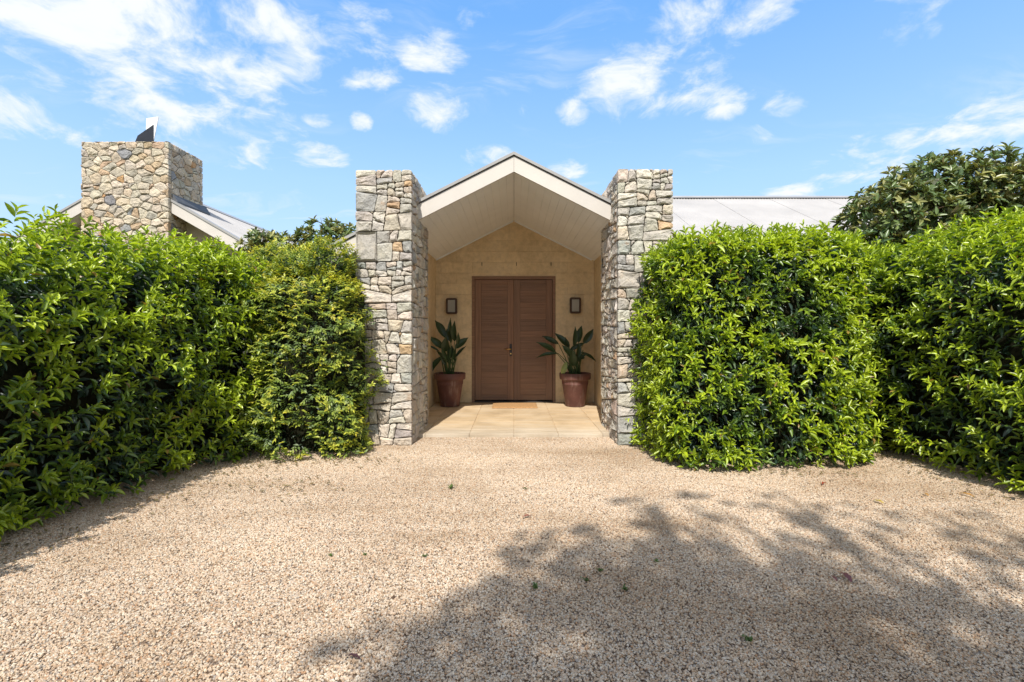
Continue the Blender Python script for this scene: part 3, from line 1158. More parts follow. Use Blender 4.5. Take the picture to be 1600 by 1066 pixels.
# lining boards
bw_ = .116
nb = 24
cosL = math.cos(math.atan(SL))
for s in (-1, 1):
    sf = MB()
    d0, d1 = .0, EAVE / cosL
    def sp(d, off):
        x = s * d * cosL + s * off * SL * cosL
        z = APEX - SL * d * cosL + off * cosL
        return (x, z)
    poly = [sp(.0, .020), sp(d1, .020), sp(d1, .028), sp(.0, .028)]
    sof = sf.prism(poly if s < 0 else poly[::-1], 'y', FZ - .004, BW + .012).build('soffit', M_TRIM, hs)
    for k in range(nb):
        a, b = k * bw_ + (.0007 if k else .001), min((k + 1) * bw_ - .0007, d1)
        if b - a < .02:
            continue
        poly = [sp(a, .0025), sp(a + .002, 0), sp(b - .002, 0), sp(b, .0025), sp(b, .018), sp(a, .018)]
        MB().prism(poly if s < 0 else poly[::-1], 'y', FZ + .018, BW - .004).build('lining_board', M_SOFFIT, sof)
    # bead against the door wall
    poly = [sp(.02, -.022), sp(1.66, -.022), sp(1.66, -.001), sp(.01, -.001)]
    MB().prism(poly if s < 0 else poly[::-1], 'y', BW - .03, BW - .003).build('cornice_bead', M_SOFFIT, hs)
    # gable board
    top, bot = .168, -.012
    poly = [(s * .0015, APEX + bot / cosL), (s * EAVE, APEX - SL * EAVE + bot / cosL), (s * EAVE, APEX - SL * EAVE + top / cosL), (s * .0015, APEX + top / cosL)]
    MB().prism(poly[::-1] if s > 0 else poly, 'y', FZ - .038, FZ - .004).build('barge_board', M_TRIM, hs)
    # metal capping over the board, the dark strip below it colours in the shadow gap
    lo_, hi_ = top + .015, top + .050
    poly = [(0, APEX + lo_ / cosL), (s * (EAVE + .03), APEX - SL * (EAVE + .03) + lo_ / cosL), (s * (EAVE + .03), APEX - SL * (EAVE + .03) + hi_ / cosL), (0, APEX + hi_ / cosL)]
    MB().prism(poly[::-1] if s > 0 else poly, 'y', FZ - .062, FZ + .10).build('barge_capping', M_CAP, hs)
    poly = [(0, APEX + (top - .004) / cosL), (s * EAVE, APEX - SL * EAVE + (top - .004) / cosL), (s * EAVE, APEX - SL * EAVE + (lo_ + .004) / cosL), (0, APEX + (lo_ + .004) / cosL)]
    MB().prism(poly[::-1] if s > 0 else poly, 'y', FZ - .010, FZ + .09).build('shadow_batten', M_FLASH, hs)
    # roof sheets
    for k in range(4):
        y0_ = FZ + .02 + k * 1.9
        v, f = corr_sheet_x(y0_, y0_ + 1.897, 0, s * (EAVE + .06), APEX + (hi_ - .012) / cosL, APEX - SL * (EAVE + .06) + (hi_ - .012) / cosL)
        mesh_obj('porch_roof_sheet', v, f, M_ROOF, hs)
    # eave board along the side
    MB().box(min(s * EAVE, s * (EAVE + .03)), FZ - .004, APEX - SL * EAVE - .01, max(s * EAVE, s * (EAVE + .03)), 13.9, APEX - SL * EAVE + .17).build('eave_board', M_TRIM, hs)
MB().prism([(-.16, APEX + .158), (0, APEX + .238), (.16, APEX + .158), (0, APEX + .228)], 'y', FZ + .06, 13.9).build('ridge_capping', M_CAP, hs)

# long roof to the right
RY, RZ_, EY, EZ = 13.4, 5.08, 8.6, 2.62
rx = 1.6
for k in range(16):
    v, f = corr_sheet(rx + k * .762, rx + (k + 1) * .762 - .001, RY, EY, RZ_ + (.004 if k % 2 else 0), EZ + (.004 if k % 2 else 0), amp=.013)
    mesh_obj('roof_sheet', v, f, M_ROOF, hs)
MB().prism([(RY - .16, RZ_ - .037), (RY - .16, RZ_ - .032), (RY, RZ_ + .058), (RY + .16, RZ_ - .03), (RY, RZ_ + .050)], 'x', rx - .05, rx + 12.25).build('ridge_flashing', M_CAP, hs)
MB().prism([(RY - .13, RZ_ - .10), (RY + .1, RZ_ - .10), (RY, RZ_ + .045), (RY - .13, RZ_ - .035)], 'x', rx, rx + 12.2).build('ridge_closer', M_FLASH, hs)
rb = MB()
rb.prism([(EY + .3, EZ - .1), (RY, RZ_ - .12), (RY + 4.6, EZ - .1)], 'x', rx + .06, rx + .2)
rb.prism([(EY + .3, EZ - .1), (RY, RZ_ - .12), (RY + 4.6, EZ - .1)], 'x', rx + 12.0, rx + 12.1)
rb.build('roof_gable', M_STUCCO, hs, kind='stuff')
v, f = corr_sheet(rx, rx + 12.19, RY, RY + 4.9, RZ_, EZ, amp=.008)
mesh_obj('rear_roof_sheet', v, [q[::-1] for q in f], M_ROOF, hs)
MB().box(1.76, BW + .02, 0, 13.6, BW + .25, EZ + .25).build('front_wall', M_STUCCO, hs)
MB().box(-2.2, BW + .02, 0, -1.72, 13.7, 2.4).build('rear_side_wall', M_STUCCO, hs)
MB().box(1.7, EY - .1, EZ - .2, 13.8, EY - .02, EZ - .03, .01).build('gutter', M_CAP, hs)

# double doors
fr = MB()
fr.box(DX0, BW - .004, .05, DX0 + .055, BW + .16, DTOP)
fr.box(DX1 - .055, BW - .004, .05, DX1, BW + .16, DTOP)
fr.box(DX0 + .055, BW - .004, DTOP - .055, DX1 - .055, BW + .16, DTOP)
fr.build('door_frame', M_WOOD, hs)
MB().box(-.03, BW + .075, .06, .03, BW + .10, DTOP - .05).build('door_rebate', M_DARK, hs)
MB().box(DX0 - .02, BW + .17, .0, DX1 + .02, BW + .19, DTOP + .02).build('door_backing', M_DARK, hs)  # panel added behind the doors to block sky showing through the gap
MB().box(DX0 + .05, BW - .01, .05, DX1 - .05, BW + .16, .075, .004).build('threshold', M_DARK, hs)
for s in (0, 1):
    xa, xb = (DX0 + .06, -.004) if s == 0 else (.002, DX1 - .06)
    zb, zt_ = .09, DTOP - .06
    yf = BW + .035
    lf = MB().box(xa + .01, yf + .016, zb + .01, xb - .01, yf + .045, zt_ - .01).build('door_leaf', M_DARK, hs)
    st = .115
    for (a, b) in ((xa, xa + st), (xb - st, xb)):
        o = MB().box(a, yf, zb, b, yf + .05, zt_, .003).build('stile', M_WOOD, lf)
        o.data.attributes.new('upright', 'FLOAT', 'POINT').data.foreach_set('value', np.ones(len(o.data.vertices), np.float32))
    for (a, b) in ((zb, zb + .10), (zt_ - .10, zt_)):
        MB().box(xa + st + .001, yf + .001, a, xb - st - .001, yf + .05, b, .003).build('rail', M_WOOD, lf)
    npk = 19
    z0_, z1_ = zb + .101, zt_ - .101
    for k in range(npk):
        a = z0_ + (z1_ - z0_) * k / npk
        b = z0_ + (z1_ - z0_) * (k + 1) / npk
        MB().box(xa + st + .002, yf + .010 + random.uniform(-.003, -.001), a + .0006, xb - st - .002, yf + .04, b - .0006, .0015).build('plank', M_WOOD, lf)
    if s == 0:
        MB().box(-.082, yf - .012, .93, -.038, yf + .001, 1.16, .003).build('handle_plate', M_DARK, lf)
        hm = MB().tube([(-.06, yf - .005, 1.065), (-.06, yf - .062, 1.065)], .011, 10)
        hm.tube([(-.055, yf - .055, 1.065), (-.10, yf - .058, 1.064), (-.175, yf - .056, 1.061)], [.011, .010, .0085], 10)
        hm.build('handle', M_BRASS, lf, smooth=True)
        MB().tube([(-.06, yf - .016, .975), (-.06, yf - .011, .975)], .014, 12).build('lock_cylinder', M_BRASS, lf)
# three little brackets above the door
for x in (753, 807, 861):
    p = P_px(x, 413, BW)
    m = MB().box(p.x - .005, BW - .02, p.z - .03, p.x + .005, BW + .01, p.z + .035, .002)
    m.box(p.x - .004, BW - .035, p.z - .03, p.x + .004, BW - .019, p.z - .022)
    m.build('wall_bracket', M_DARK, hs)

# wall lamps
def rrect(cx, cz, hw, hh, r, n=4):
    pts = []
    for (sx, sz, a0) in ((1, 1, 0), (-1, 1, 90), (-1, -1, 180), (1, -1, 270)):
        for k in range(n + 1):
            a = R(a0 + 90 * k / n)
            pts.append((cx + sx * (hw - r) + r * math.cos(a), cz + sz * (hh - r) + r * math.sin(a)))
    return pts


def wall_lamp(px, py, label):
    c = P_px(px, py, BW - .06)
    hw, hh = .104, .150
    t = empty('wall_lamp', (c.x, BW, c.z - hh), label, 'wall lamp', 'wall lamps beside the door')
    MB().prism(rrect(c.x, c.z, hw - .01, hh - .01, .02), 'y', BW - .03, BW + .004).build('back_plate', M_BRONZE, t)
    o_ = rrect(c.x, c.z, hw, hh, .032)
    i_ = rrect(c.x, c.z, hw - .036, hh - .036, .008)
    n = len(o_)
    v, f = [], []
    for (ring, y) in ((o_, BW - .03), (o_, BW - .105), (rrect(c.x, c.z, hw - .008, hh - .008, .026), BW - .114), (rrect(c.x, c.z, hw - .03, hh - .03, .01), BW - .114), (i_, BW - .104), (i_, BW - .03)):
        v += [(p[0], y, p[1]) for p in ring]
    for r_ in range(5):
        for k in range(n):
            f.append((r_ * n + k, r_ * n + (k + 1) % n, (r_ + 1) * n + (k + 1) % n, (r_ + 1) * n + k))
    fr_ = mesh_obj('lamp_frame', v, f, M_BRONZE, t)
    MB().prism(i_, 'y', BW - .098, BW - .092).build('lamp_glass', M_GLASS, t)
    m = MB().lathe([(.0, .045), (.018, .04), (.026, .02), (.024, 0), (.012, -.03), (.012, -.05), (0, -.05)], (c.x + .005, BW - .062, c.z), 12)
    m.build('bulb', M_BULB, t, smooth=True)


wall_lamp(705.8, 478.5, 'bronze rectangular wall lamp with frosted glass left of the doors')
wall_lamp(898.8, 477.5, 'bronze rectangular wall lamp with frosted glass right of the doors')

# porch floor
pf = MB().box(-1.50, 6.42, -.02, 1.54, BW + .05, .041).build('porch_floor', M_TILE, None)
tag(pf, kind='structure')
ORG[pf.name] = Vector(pf.location)
tw = .585
rowsY = [6.395, 6.70, 7.285, 7.87, 8.455, 9.02, BW - .002]
for r_ in range(len(rowsY) - 1):
    x = -3 * tw
    for k in range(6):
        a, b = max(x, -1.484), min(x + tw, 1.523)
        x += tw
        if b - a < .05:
            continue
        gp = .0045
        zz = random.uniform(-.0008, .0008)
        o = MB().box(a + gp, rowsY[r_] + gp, .0005 if r_ == 0 else .036, b - gp, rowsY[r_ + 1] - gp, .05 + zz, .004).build('paver', M_TILE, pf)
# door mat
mt = MB().box(-.385, 8.52, .0515, .415, 9.05, .075, .006)
v = mt
o = mt.build('door_mat', M_MAT, None)
tag(o, 'orange coir doormat lying in front of the timber doors', 'doormat')

# pots and plants
def leaf_blade(base, tip, width, droop, nrm_hint, n=9, cols=4):
    """broad paddle leaf folded along the midrib"""
    base, tip = Vector(base), Vector(tip)
    v, f = [], []
    d = tip - base
    L = d.length
    side = d.cross(nrm_hint).normalized()
    up = side.cross(d).normalized()
    prev = None
    for i in range(n):
        t = i / (n - 1)
        c = base + d * t + up * (math.sin(t * math.pi) * droop * L) + Vector((0, 0, -.02 * t * t * L))
        wd = width * .5 * (math.sin(min(1, t * 1.02 + .04) * math.pi) ** .75) * (1.0 - .12 * t) if 0 < i < n - 1 else .003
        for k in range(cols + 1):
            s = -1 + 2 * k / cols
            v.append(c + side * (s * wd) + up * (abs(s) ** 1.3 * wd * .42) + up * (math.sin(t * 19 + s * 2) * .003))
    for i in range(n - 1):
        for k in range(cols):
            a = i * (cols + 1) + k
            f.append((a, a + 1, a + cols + 2, a + cols + 1))
    return v, f


def pot_and_plant(px, label_pot, label_plant, spec, unit, seed):
    rnd = random.Random(seed)
    c = Vector(((px - 803) / F * 8.80, 8.80, .05))
    pot = empty('plant_pot', c, label_pot, 'pot', 'clay pots beside the doors')
    H_ = .60
    m = MB().lathe([(0, .004), (.165, .004), (.172, .012), (.242, H_ - .125), (.250, H_ - .118), (.272, H_ - .112), (.279, H_ - .10), (.284, H_ - .008), (.278, H_), (.255, H_), (.248, H_ - .02), (.235, H_ - .2)], c, 40)
    m.build('pot_body', M_POT, pot, smooth=True).data.polygons.foreach_get
    MB().lathe([(0, H_ - .055), (.12, H_ - .05), (.249, H_ - .058)], c, 24).build('soil', M_SOIL, pot)
    top = c + Vector((0, 0, H_ - .055))
    pt = empty('bird_of_paradise_plant', top, label_plant, 'plant', 'strap leaved plants in the pots')
    for _k in range(7):                       # smaller leaves low in the clump
        q_ = rnd.uniform(-1, 1)
        spec = spec + [(q_ * .10 * unit, rnd.uniform(.12, .3) * unit, q_ * rnd.uniform(.22, .36) * unit, rnd.uniform(.25, .55) * unit, rnd.uniform(.05, .085) * unit)]
    for (bx_, bz_, tx_, tz_, wd) in spec:
        dep = rnd.uniform(-.11, .08)
        b = top + Vector((bx_ / unit, dep, bz_ / unit + .055))
        t = top + Vector((tx_ / unit, dep * 1.4 + rnd.uniform(-.10, .10), tz_ / unit + .055))
        root = top + Vector((rnd.uniform(-.09, .09) + .12 * bx_ / unit, dep * .4, -.01))
        mid = root.lerp(b, .5) + Vector((-.06 * (b.x - root.x), 0, .05 * (b - root).length))
        st = MB().tube([root, root.lerp(mid, .6), mid, b], [.012, .010, .008, .006], 6)
        cgr = (.060, .105, .030)
        st.build('leaf_stalk', M_STREL, pt, smooth=True, col=cgr)
        hint = Vector((rnd.uniform(-.45, .45), -1.0, rnd.uniform(.15, .6)))
        v, f = leaf_blade(b, t, wd / unit * 1.15, .07 if t.z > b.z else .16, hint)
        k = rnd.uniform(.75, 1.3)
        if wd == 41:
            colr = (.30, .36, .13)  # pale colour paints the sunlight on this one low leaf
        else:
            colr = (.030 * k, .060 * k, .024 * k)
        mesh_obj('leaf', v, f, M_STREL, pt, smooth=True, col=colr)
    spec = []
    # tight shoots in the middle
    for k in range(5):
        a = rnd.uniform(0, 6.28)
        r0 = top + Vector((.05 * math.cos(a), .05 * math.sin(a), -.01))
        e = r0 + Vector((.10 * math.cos(a), .10 * math.sin(a), rnd.uniform(.28, .5)))
        MB().tube([r0, r0.lerp(e, .5) + Vector((0, 0, .02)), e], [.014, .011, .004], 6).build('shoot', M_STREL, pt, smooth=True, col=(.075, .12, .035))


LSPEC = [(-48, 370, -158, 555, 78), (17, 310, 9, 585, 52), (57, 330, 67, 550, 62), (57, 255, 190, 372, 68), (-63, 260, -213, 390, 66), (-53, 220, -23, 395, 78),
         (57, 125, 72, 265, 46), (-73, 175, -218, -20, 60), (2, 150, 22, 290, 58), (-108, 230, -222, 295, 22), (87, 300, 102, 430, 40), (10, 330, -30, 470, 50)]
RSPEC = [(-10, 220, 0, 392, 44), (30, 250, 62, 400, 54), (65, 245, 150, 372, 56), (-45, 190, 88, 258, 36), (-45, 210, -168, 338, 52), (-135, 240, -274, 312, 42), (-160, 175, -325, 262, 46),
         (-145, 165, -325, 128, 28), (45, 175, 186, 92, 26), (-75, 95, -117, -30, 41), (-20, 60, -34, 215, 60), (-55, 190, -80, 300, 34), (-30, 150, -110, 235, 46), (15, 120, 30, 250, 44)]
pot_and_plant(703, 'oxblood clay pot against the left wall of the porch', 'upright dark leaved bird of paradise plant in the left pot', LSPEC, 580, 4)
pot_and_plant(898.5, 'oxblood clay pot against the right wall of the porch', 'spreading bird of paradise plant in the right pot, leaves reaching over the door', RSPEC, 463, 6)

# ---------------------------------------------------------------- left wing
lw = empty('house_wing', (-7.41, 9.72, 0), 'gabled left wing of the house with cream boards behind the chimney', 'house')
ax, az_, ls = -7.41, 4.40, .575
gy_, wy = 9.29, 9.72
ey = 2.36
MB().prism([(ax - 1.95, 0), (ax + 1.95, 0), (ax + 1.95, az_ - .16 - ls * 1.95), (ax, az_ - .16), (ax - 1.95, az_ - .16 - ls * 1.95)][::-1], 'y', wy, 16.0).build('gable_wall', M_STUCCO, lw)
for s in (-1, 1):
    def lp(d, o_):
        return (ax + s * d, az_ - ls * d + o_)
    poly = [lp(0, -.235), lp(ey, -.235), lp(ey, -.025), lp(0, -.025)]
    MB().prism(poly[::-1] if s > 0 else poly, 'y', gy_, gy_ + .035).build('barge_board', M_TRIM, lw)
    poly = [lp(0, -.150), lp(ey, -.150), lp(ey, -.135), lp(0, -.135)]
    MB().prism(poly[::-1] if s > 0 else poly, 'y', gy_ + .036, 16.1).build('soffit', M_SOFFIT, lw)
    poly = [lp(0, -.022), lp(ey + .03, -.022), lp(ey + .03, .022), lp(0, .022)]
    MB().prism(poly[::-1] if s > 0 else poly, 'y', gy_ - .02, gy_ + .12).build('barge_capping', M_CAP, lw)
    for k in range(4):
        y0_ = gy_ + .05 + k * 1.72
        v, f = corr_sheet_x(y0_, y0_ + 1.717, ax, ax + s * (ey + .06), az_ + .004, az_ + .004 - ls * (ey + .06))
        mesh_obj('roof_sheet', v, f, M_ROOF, lw)
MB().prism([(ax - .15, az_ - .06), (ax, az_ + .045), (ax + .15, az_ - .06), (ax, az_ + .035)], 'y', gy_, 16.2).build('ridge_capping', M_CAP, lw)
# flashing where the chimney breaks through the roof
cxr = -6.54
poly = [(cxr - .02, az_ - ls * (cxr - .02 - ax) + .02), (cxr + .10, az_ - ls * (cxr + .10 - ax) + .02), (cxr + .10, az_ - ls * (cxr + .1 - ax) + .05), (cxr + .012, az_ - ls * (cxr - ax) + .13), (cxr - .02, az_ - ls * (cxr - ax) + .13)]
MB().prism(poly[::-1], 'y', gy_ + .02, CY + 1.12).build('chimney_flashing', M_FLASH, lw)

# ---------------------------------------------------------------- foliage
def leaf_template(fold=.22, curl=.16, wid=.30, belly=.45):
    """a lance-shaped leaf of unit length along +y, face up +z: 11 vertices, 12 triangles"""
    rows = [(.22, .78), (.5, 1.0), (.78, .62)]
    v = [(0, 0, 0)]
    for t, k in rows:
        w_ = wid * .5 * k
        z = -curl * t * t
        v += [(-w_, t, z + w_ * fold * 2), (0, t, z), (w_, t, z + w_ * fold * 2)]
    v.append((0, 1, -curl))
    q = []
    for r_ in range(2):
        a = 1 + r_ * 3
        q += [(a, a + 1, a + 4, a + 3), (a + 1, a + 2, a + 5, a + 4)]
    tr = [(0, 2, 1), (0, 3, 2), (7, 8, 10), (8, 9, 10)]
    return np.array(v), np.array(q), np.array(tr)


def to_px(p):
    y = np.maximum(p[:, 1], .1)
    return np.stack([803 + p[:, 0] / y * F, 518 - (p[:, 2] - CAMH) / y * F], 1)


CULL = [(-1.98, -1.21, 5.90, 7.18, 0, 3.42), (1.23, 1.99, 5.90, 7.18, 0, 3.42), (-1.75, 1.78, 6.36, 9.5, 0, 3.2), (-8.25, -6.5, 9.15, 10.3, 0, 5.1)]


class Leaves:
    def __init__(self):
        self.p, self.d, self.u, self.l, self.w, self.c = [], [], [], [], [], []

    def add(self, p, d, u, l, w_, c):
        self.p.append(p); self.d.append(nrm(d)); self.u.append(u); self.l.append(l); self.w.append(w_); self.c.append(c)

    def finish(self):
        p, d, u = (np.concatenate(x) for x in (self.p, self.d, self.u))
        l, w_, c = (np.concatenate(x) for x in (self.l, self.w, self.c))
        u = nrm(u - d * (u * d).sum(1, keepdims=True))
        tip = p + d * l[:, None]
        ok = (p[:, 2] > .02) & (tip[:, 2] > .012)
        for (a, b, e, f, g_, h) in CULL:
            for q in (p, tip):
                ok &= ~((q[:, 0] > a) & (q[:, 0] < b) & (q[:, 1] > e) & (q[:, 1] < f) & (q[:, 2] > g_) & (q[:, 2] < h))
        return p[ok], d[ok], u[ok], l[ok], w_[ok], c[ok]


def grow(root, L, mat, tmpl, n_parts, part_name='leaf', mass='foliage'):
    """writes the leaves: those that show largest as parts, the rest as one mass"""
    p, d, u, l, w_, c = L.finish()
    tv, tq, tt = tmpl
    x = np.cross(d, u)
    frame = np.stack([x * w_[:, None], d * l[:, None], u * l[:, None]], 1)      # rows: images of the template axes
    sel = np.zeros(len(p), bool)
    if n_parts:
        mid = p + d * l[:, None] * .5
        px = to_px(mid)
        dist = np.linalg.norm(mid - np.array([0, 0, CAMH]), axis=1)
        inside = (px[:, 0] > 5) & (px[:, 0] < 1595) & (px[:, 1] > 5) & (px[:, 1] < 1060) & (mid[:, 1] > .5)
        vdir = nrm(mid - np.array([0, 0, CAMH]))
        face = np.abs((vdir * u).sum(1))
        size = l * w_ * face / dist ** 2
        cell = (px[:, 0] // 9).astype(int) * 1000 + (px[:, 1] // 9).astype(int)
        idx = np.where(inside)[0]
        idx = idx[np.argsort(dist[idx])]
        _, first = np.unique(cell[idx], return_index=True)
        cand = idx[first]
        cand = cand[np.argsort(-size[cand])][:n_parts]
        sel[cand] = True
    rest = ~sel
    fr = frame[rest]
    n = len(fr)
    V = np.einsum('vk,nkj->nvj', tv, fr) + p[rest][:, None, :]
    base = (np.arange(n) * len(tv))[:, None, None]
    Q = (tq[None] + base).reshape(-1, 4)
    T = (tt[None] + base).reshape(-1, 3)
    Cc = np.repeat(c[rest], len(tv), axis=0)
    mesh_obj(mass, V.reshape(-1, 3), [Q, T] if len(Q) else [T], mat, root, col=Cc, kind='stuff', smooth=True)
    if n_parts:
        NB = 24
        ids = np.where(sel)[0]
        order = ids[np.argsort(c[ids, 0])]
        groups = np.array_split(order, min(NB, len(order)))
        for gidx in groups:
            cm = c[gidx].mean(0)
            me = bpy.data.meshes.new(part_name)
            me.from_pydata(tv.tolist(), [], [tuple(q) for q in tq.tolist()] + [tuple(t) for t in tt.tolist()])
            me.polygons.foreach_set('use_smooth', np.ones(len(me.polygons), bool))
            at = me.color_attributes.new('col', 'FLOAT_COLOR', 'POINT')
            at.data.foreach_set('color', np.tile(np.append(cm, 1).astype(np.float32), len(tv)))
            me.materials.append(mat)
            for i in gidx:
                o = bpy.data.objects.new(part_name, me)
                COL.objects.link(o)
                o.parent = root
                fm = frame[i]
                M = Matrix(((fm[0, 0], fm[1, 0], fm[2, 0], p[i, 0] - ORG[root.name].x), (fm[0, 1], fm[1, 1], fm[2, 1], p[i, 1] - ORG[root.name].y), (fm[0, 2], fm[1, 2], fm[2, 2], p[i, 2] - ORG[root.name].z), (0, 0, 0, 1)))
                o.matrix_basis = M
    return n


def hedge_surface(path, half_t, H0, H1, n, pw=5.0, lump=.15, seed=1, scale=1.0, undercut=.02):
    """n points spread over a clipped hedge that follows a path; returns points and normals"""
    path = np.array(path, float)
    seg = np.linalg.norm(np.diff(path, axis=0), axis=1)
    cum = np.concatenate([[0], np.cumsum(seg)])
    Lh = cum[-1] / 2
    hz = (H0 + H1) / 4
    half = np.array([Lh, half_t, hz])
    areas = np.array([half[1] * half[2] * 2, half[0] * half[2] * 2, half[0] * half[1] * 1.0])
    ax_ = rng.choice(3, n, p=areas / areas.sum())
    q = rng.uniform(-1, 1, (n, 3))
    sg = np.where(rng.random(n) < .5, -1, 1)
    sg[ax_ == 2] = 1
    q[np.arange(n), ax_] = sg
    qe = q.copy()
    qe[:, 2] = np.where(q[:, 2] > 0, q[:, 2], q[:, 2] * .35)      # only the top is rounded
    r_ = (np.abs(qe) ** pw).sum(1) ** (-1 / pw)
    zl = q[:, 2].copy()
    q = q * r_[:, None]
    q[:, 2] = np.where(zl > 0, q[:, 2], zl)
    qe = qe * r_[:, None]
    nr = nrm(np.sign(qe) * np.abs(qe) ** (pw - 1) / half)
    q = q * scale
    s = q[:, 0] * Lh + Lh
    k = np.clip(np.searchsorted(cum, s, side='right') - 1, 0, len(seg) - 1)
    t = (s - cum[k]) / seg[k]
    tan_all = np.gradient(path, axis=0)
    tan = nrm(tan_all[k] * (1 - t[:, None]) + tan_all[np.minimum(k + 1, len(path) - 1)] * t[:, None])
    nor = np.stack([tan[:, 1], -tan[:, 0]], 1)
    c = path[k] * (1 - t[:, None]) + path[np.minimum(k + 1, len(path) - 1)] * t[:, None]
    H = H0 + (H1 - H0) * (s / (2 * Lh))
    zr = (q[:, 2] + 1) / 2
    P = np.zeros((n, 3))
    P[:, :2] = c + nor * (q[:, 1] * half_t)[:, None]
    P[:, 2] = zr * H
    Nn = np.zeros((n, 3))
    Nn[:, :2] = tan * nr[:, :1] + nor * nr[:, 1:2]
    Nn[:, 2] = nr[:, 2]
    low = np.clip(1 - P[:, 2] / .40, 0, 1) ** 1.5
    dsp = vnoise(P * 1.7, seed) * lump + vnoise(P * 4.6, seed + 3) * lump * .55 - low * undercut
    P += nrm(Nn * np.array([1, 1, .7])) * dsp[:, None]
    return P, Nn


def shoots(L, P, Nn, kmin, kmax, llo, lhi, ratio, up, young, dark_c, mid_c, lime_c, seed, stem=.13, reach=.19):
    """leafy shoots growing out of the points"""
    n = len(P)
    A = nrm(Nn * .75 + np.array([0, 0, up]) + rng.normal(0, .30, (n, 3)))
    ref = nrm(np.cross(A, rng.normal(0, 1, (n, 3))))
    ref2 = np.cross(A, ref)
    K = rng.integers(kmin, kmax + 1, n)
    y_n = vnoise(P * 2.3, seed)
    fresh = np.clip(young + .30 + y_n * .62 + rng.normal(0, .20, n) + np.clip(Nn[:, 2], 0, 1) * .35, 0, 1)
    szs = rng.uniform(.85, 1.15, n)
    P = P + A * (fresh * rng.uniform(-.03, reach, n))[:, None]
    for k in range(kmax):
        m = K > k
        t = k / (K[m] - 1)
        ang = k * 2.399 + rng.normal(0, .3, m.sum()) + (P[m, 0] * 40)
        rad = ref[m] * np.cos(ang)[:, None] + ref2[m] * np.sin(ang)[:, None]
        spread = np.radians(82 - 52 * t + rng.normal(0, 9, m.sum()))
        D = A[m] * np.cos(spread)[:, None] + rad * np.sin(spread)[:, None]
        D[:, 2] -= .18 * (1 - t)
        D = nrm(D)
        base = P[m] + A[m] * ((t - .85) * stem)[:, None]
        l = rng.uniform(llo, lhi, m.sum()) * (1 - .42 * t ** 2) * szs[m]
        up_ = A[m] * .7 + np.array([0, -.1, .7]) + rng.normal(0, .25, (m.sum(), 3))
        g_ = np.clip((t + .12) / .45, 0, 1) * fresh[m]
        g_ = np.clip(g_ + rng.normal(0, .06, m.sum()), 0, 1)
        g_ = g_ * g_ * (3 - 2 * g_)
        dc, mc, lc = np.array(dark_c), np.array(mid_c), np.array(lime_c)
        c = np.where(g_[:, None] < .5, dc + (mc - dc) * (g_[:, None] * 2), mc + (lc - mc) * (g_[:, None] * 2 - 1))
        c = c * rng.uniform(.8, 1.22, (m.sum(), 1))
        old = rng.random(m.sum()) < .014
        c[old] = np.array((.34, .22, .06)) * rng.uniform(.6, 1.2, (old.sum(), 1))
        l = l * rng.uniform(.72, 1.15, m.sum())
        L.add(base, D, up_, l, l * ratio * rng.uniform(.85, 1.2, m.sum()), c)


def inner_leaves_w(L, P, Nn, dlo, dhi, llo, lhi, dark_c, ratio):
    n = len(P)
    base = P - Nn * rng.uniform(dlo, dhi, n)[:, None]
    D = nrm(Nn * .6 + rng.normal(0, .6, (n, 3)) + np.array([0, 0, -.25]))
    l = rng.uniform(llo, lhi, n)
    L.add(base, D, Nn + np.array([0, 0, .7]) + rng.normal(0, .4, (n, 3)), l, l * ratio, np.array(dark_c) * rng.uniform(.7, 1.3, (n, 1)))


def shade_hull(root, path, half_t, H0, H1, k=.70):
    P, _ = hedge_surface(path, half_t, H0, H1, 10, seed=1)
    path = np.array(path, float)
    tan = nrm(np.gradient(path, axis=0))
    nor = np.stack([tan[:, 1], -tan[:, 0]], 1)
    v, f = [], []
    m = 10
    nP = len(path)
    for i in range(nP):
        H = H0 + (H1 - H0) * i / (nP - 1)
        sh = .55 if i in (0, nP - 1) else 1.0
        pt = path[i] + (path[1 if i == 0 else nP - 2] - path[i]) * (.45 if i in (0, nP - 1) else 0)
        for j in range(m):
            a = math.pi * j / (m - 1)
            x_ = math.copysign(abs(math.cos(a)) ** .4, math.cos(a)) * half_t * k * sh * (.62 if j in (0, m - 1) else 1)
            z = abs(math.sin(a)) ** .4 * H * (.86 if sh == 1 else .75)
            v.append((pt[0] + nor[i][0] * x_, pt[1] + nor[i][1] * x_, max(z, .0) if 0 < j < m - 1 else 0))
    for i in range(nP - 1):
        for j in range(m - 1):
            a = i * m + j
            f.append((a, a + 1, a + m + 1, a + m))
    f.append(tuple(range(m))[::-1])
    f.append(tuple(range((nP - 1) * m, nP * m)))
    mesh_obj('shade_hull', v, f, M_HULL, root, kind='stuff')  # opaque dark hull standing in for the unlit inside of the plant
    st = MB()
    rnd = random.Random(int(half_t * 100 + H0 * 7))
    for i in range(nP * 3):
        t = rnd.uniform(.9, nP - 1.95)
        i0 = int(t)
        pt = path[i0] * (1 - (t - i0)) + path[i0 + 1] * (t - i0)
        o_ = rnd.uniform(-.4, .4) * half_t
        x_, y_ = pt[0] + nor[i0][0] * o_, pt[1] + nor[i0][1] * o_
        pts = [Vector((x_, y_, 0))]
        for s_ in range(4):
            pts.append(pts[-1] + Vector((rnd.uniform(-.12, .12), rnd.uniform(-.12, .12), H0 * .21)))
        st.tube(pts, [.026, .022, .018, .013, .008], 6)
    st.build('stems', M_BARK, root, kind='stuff')


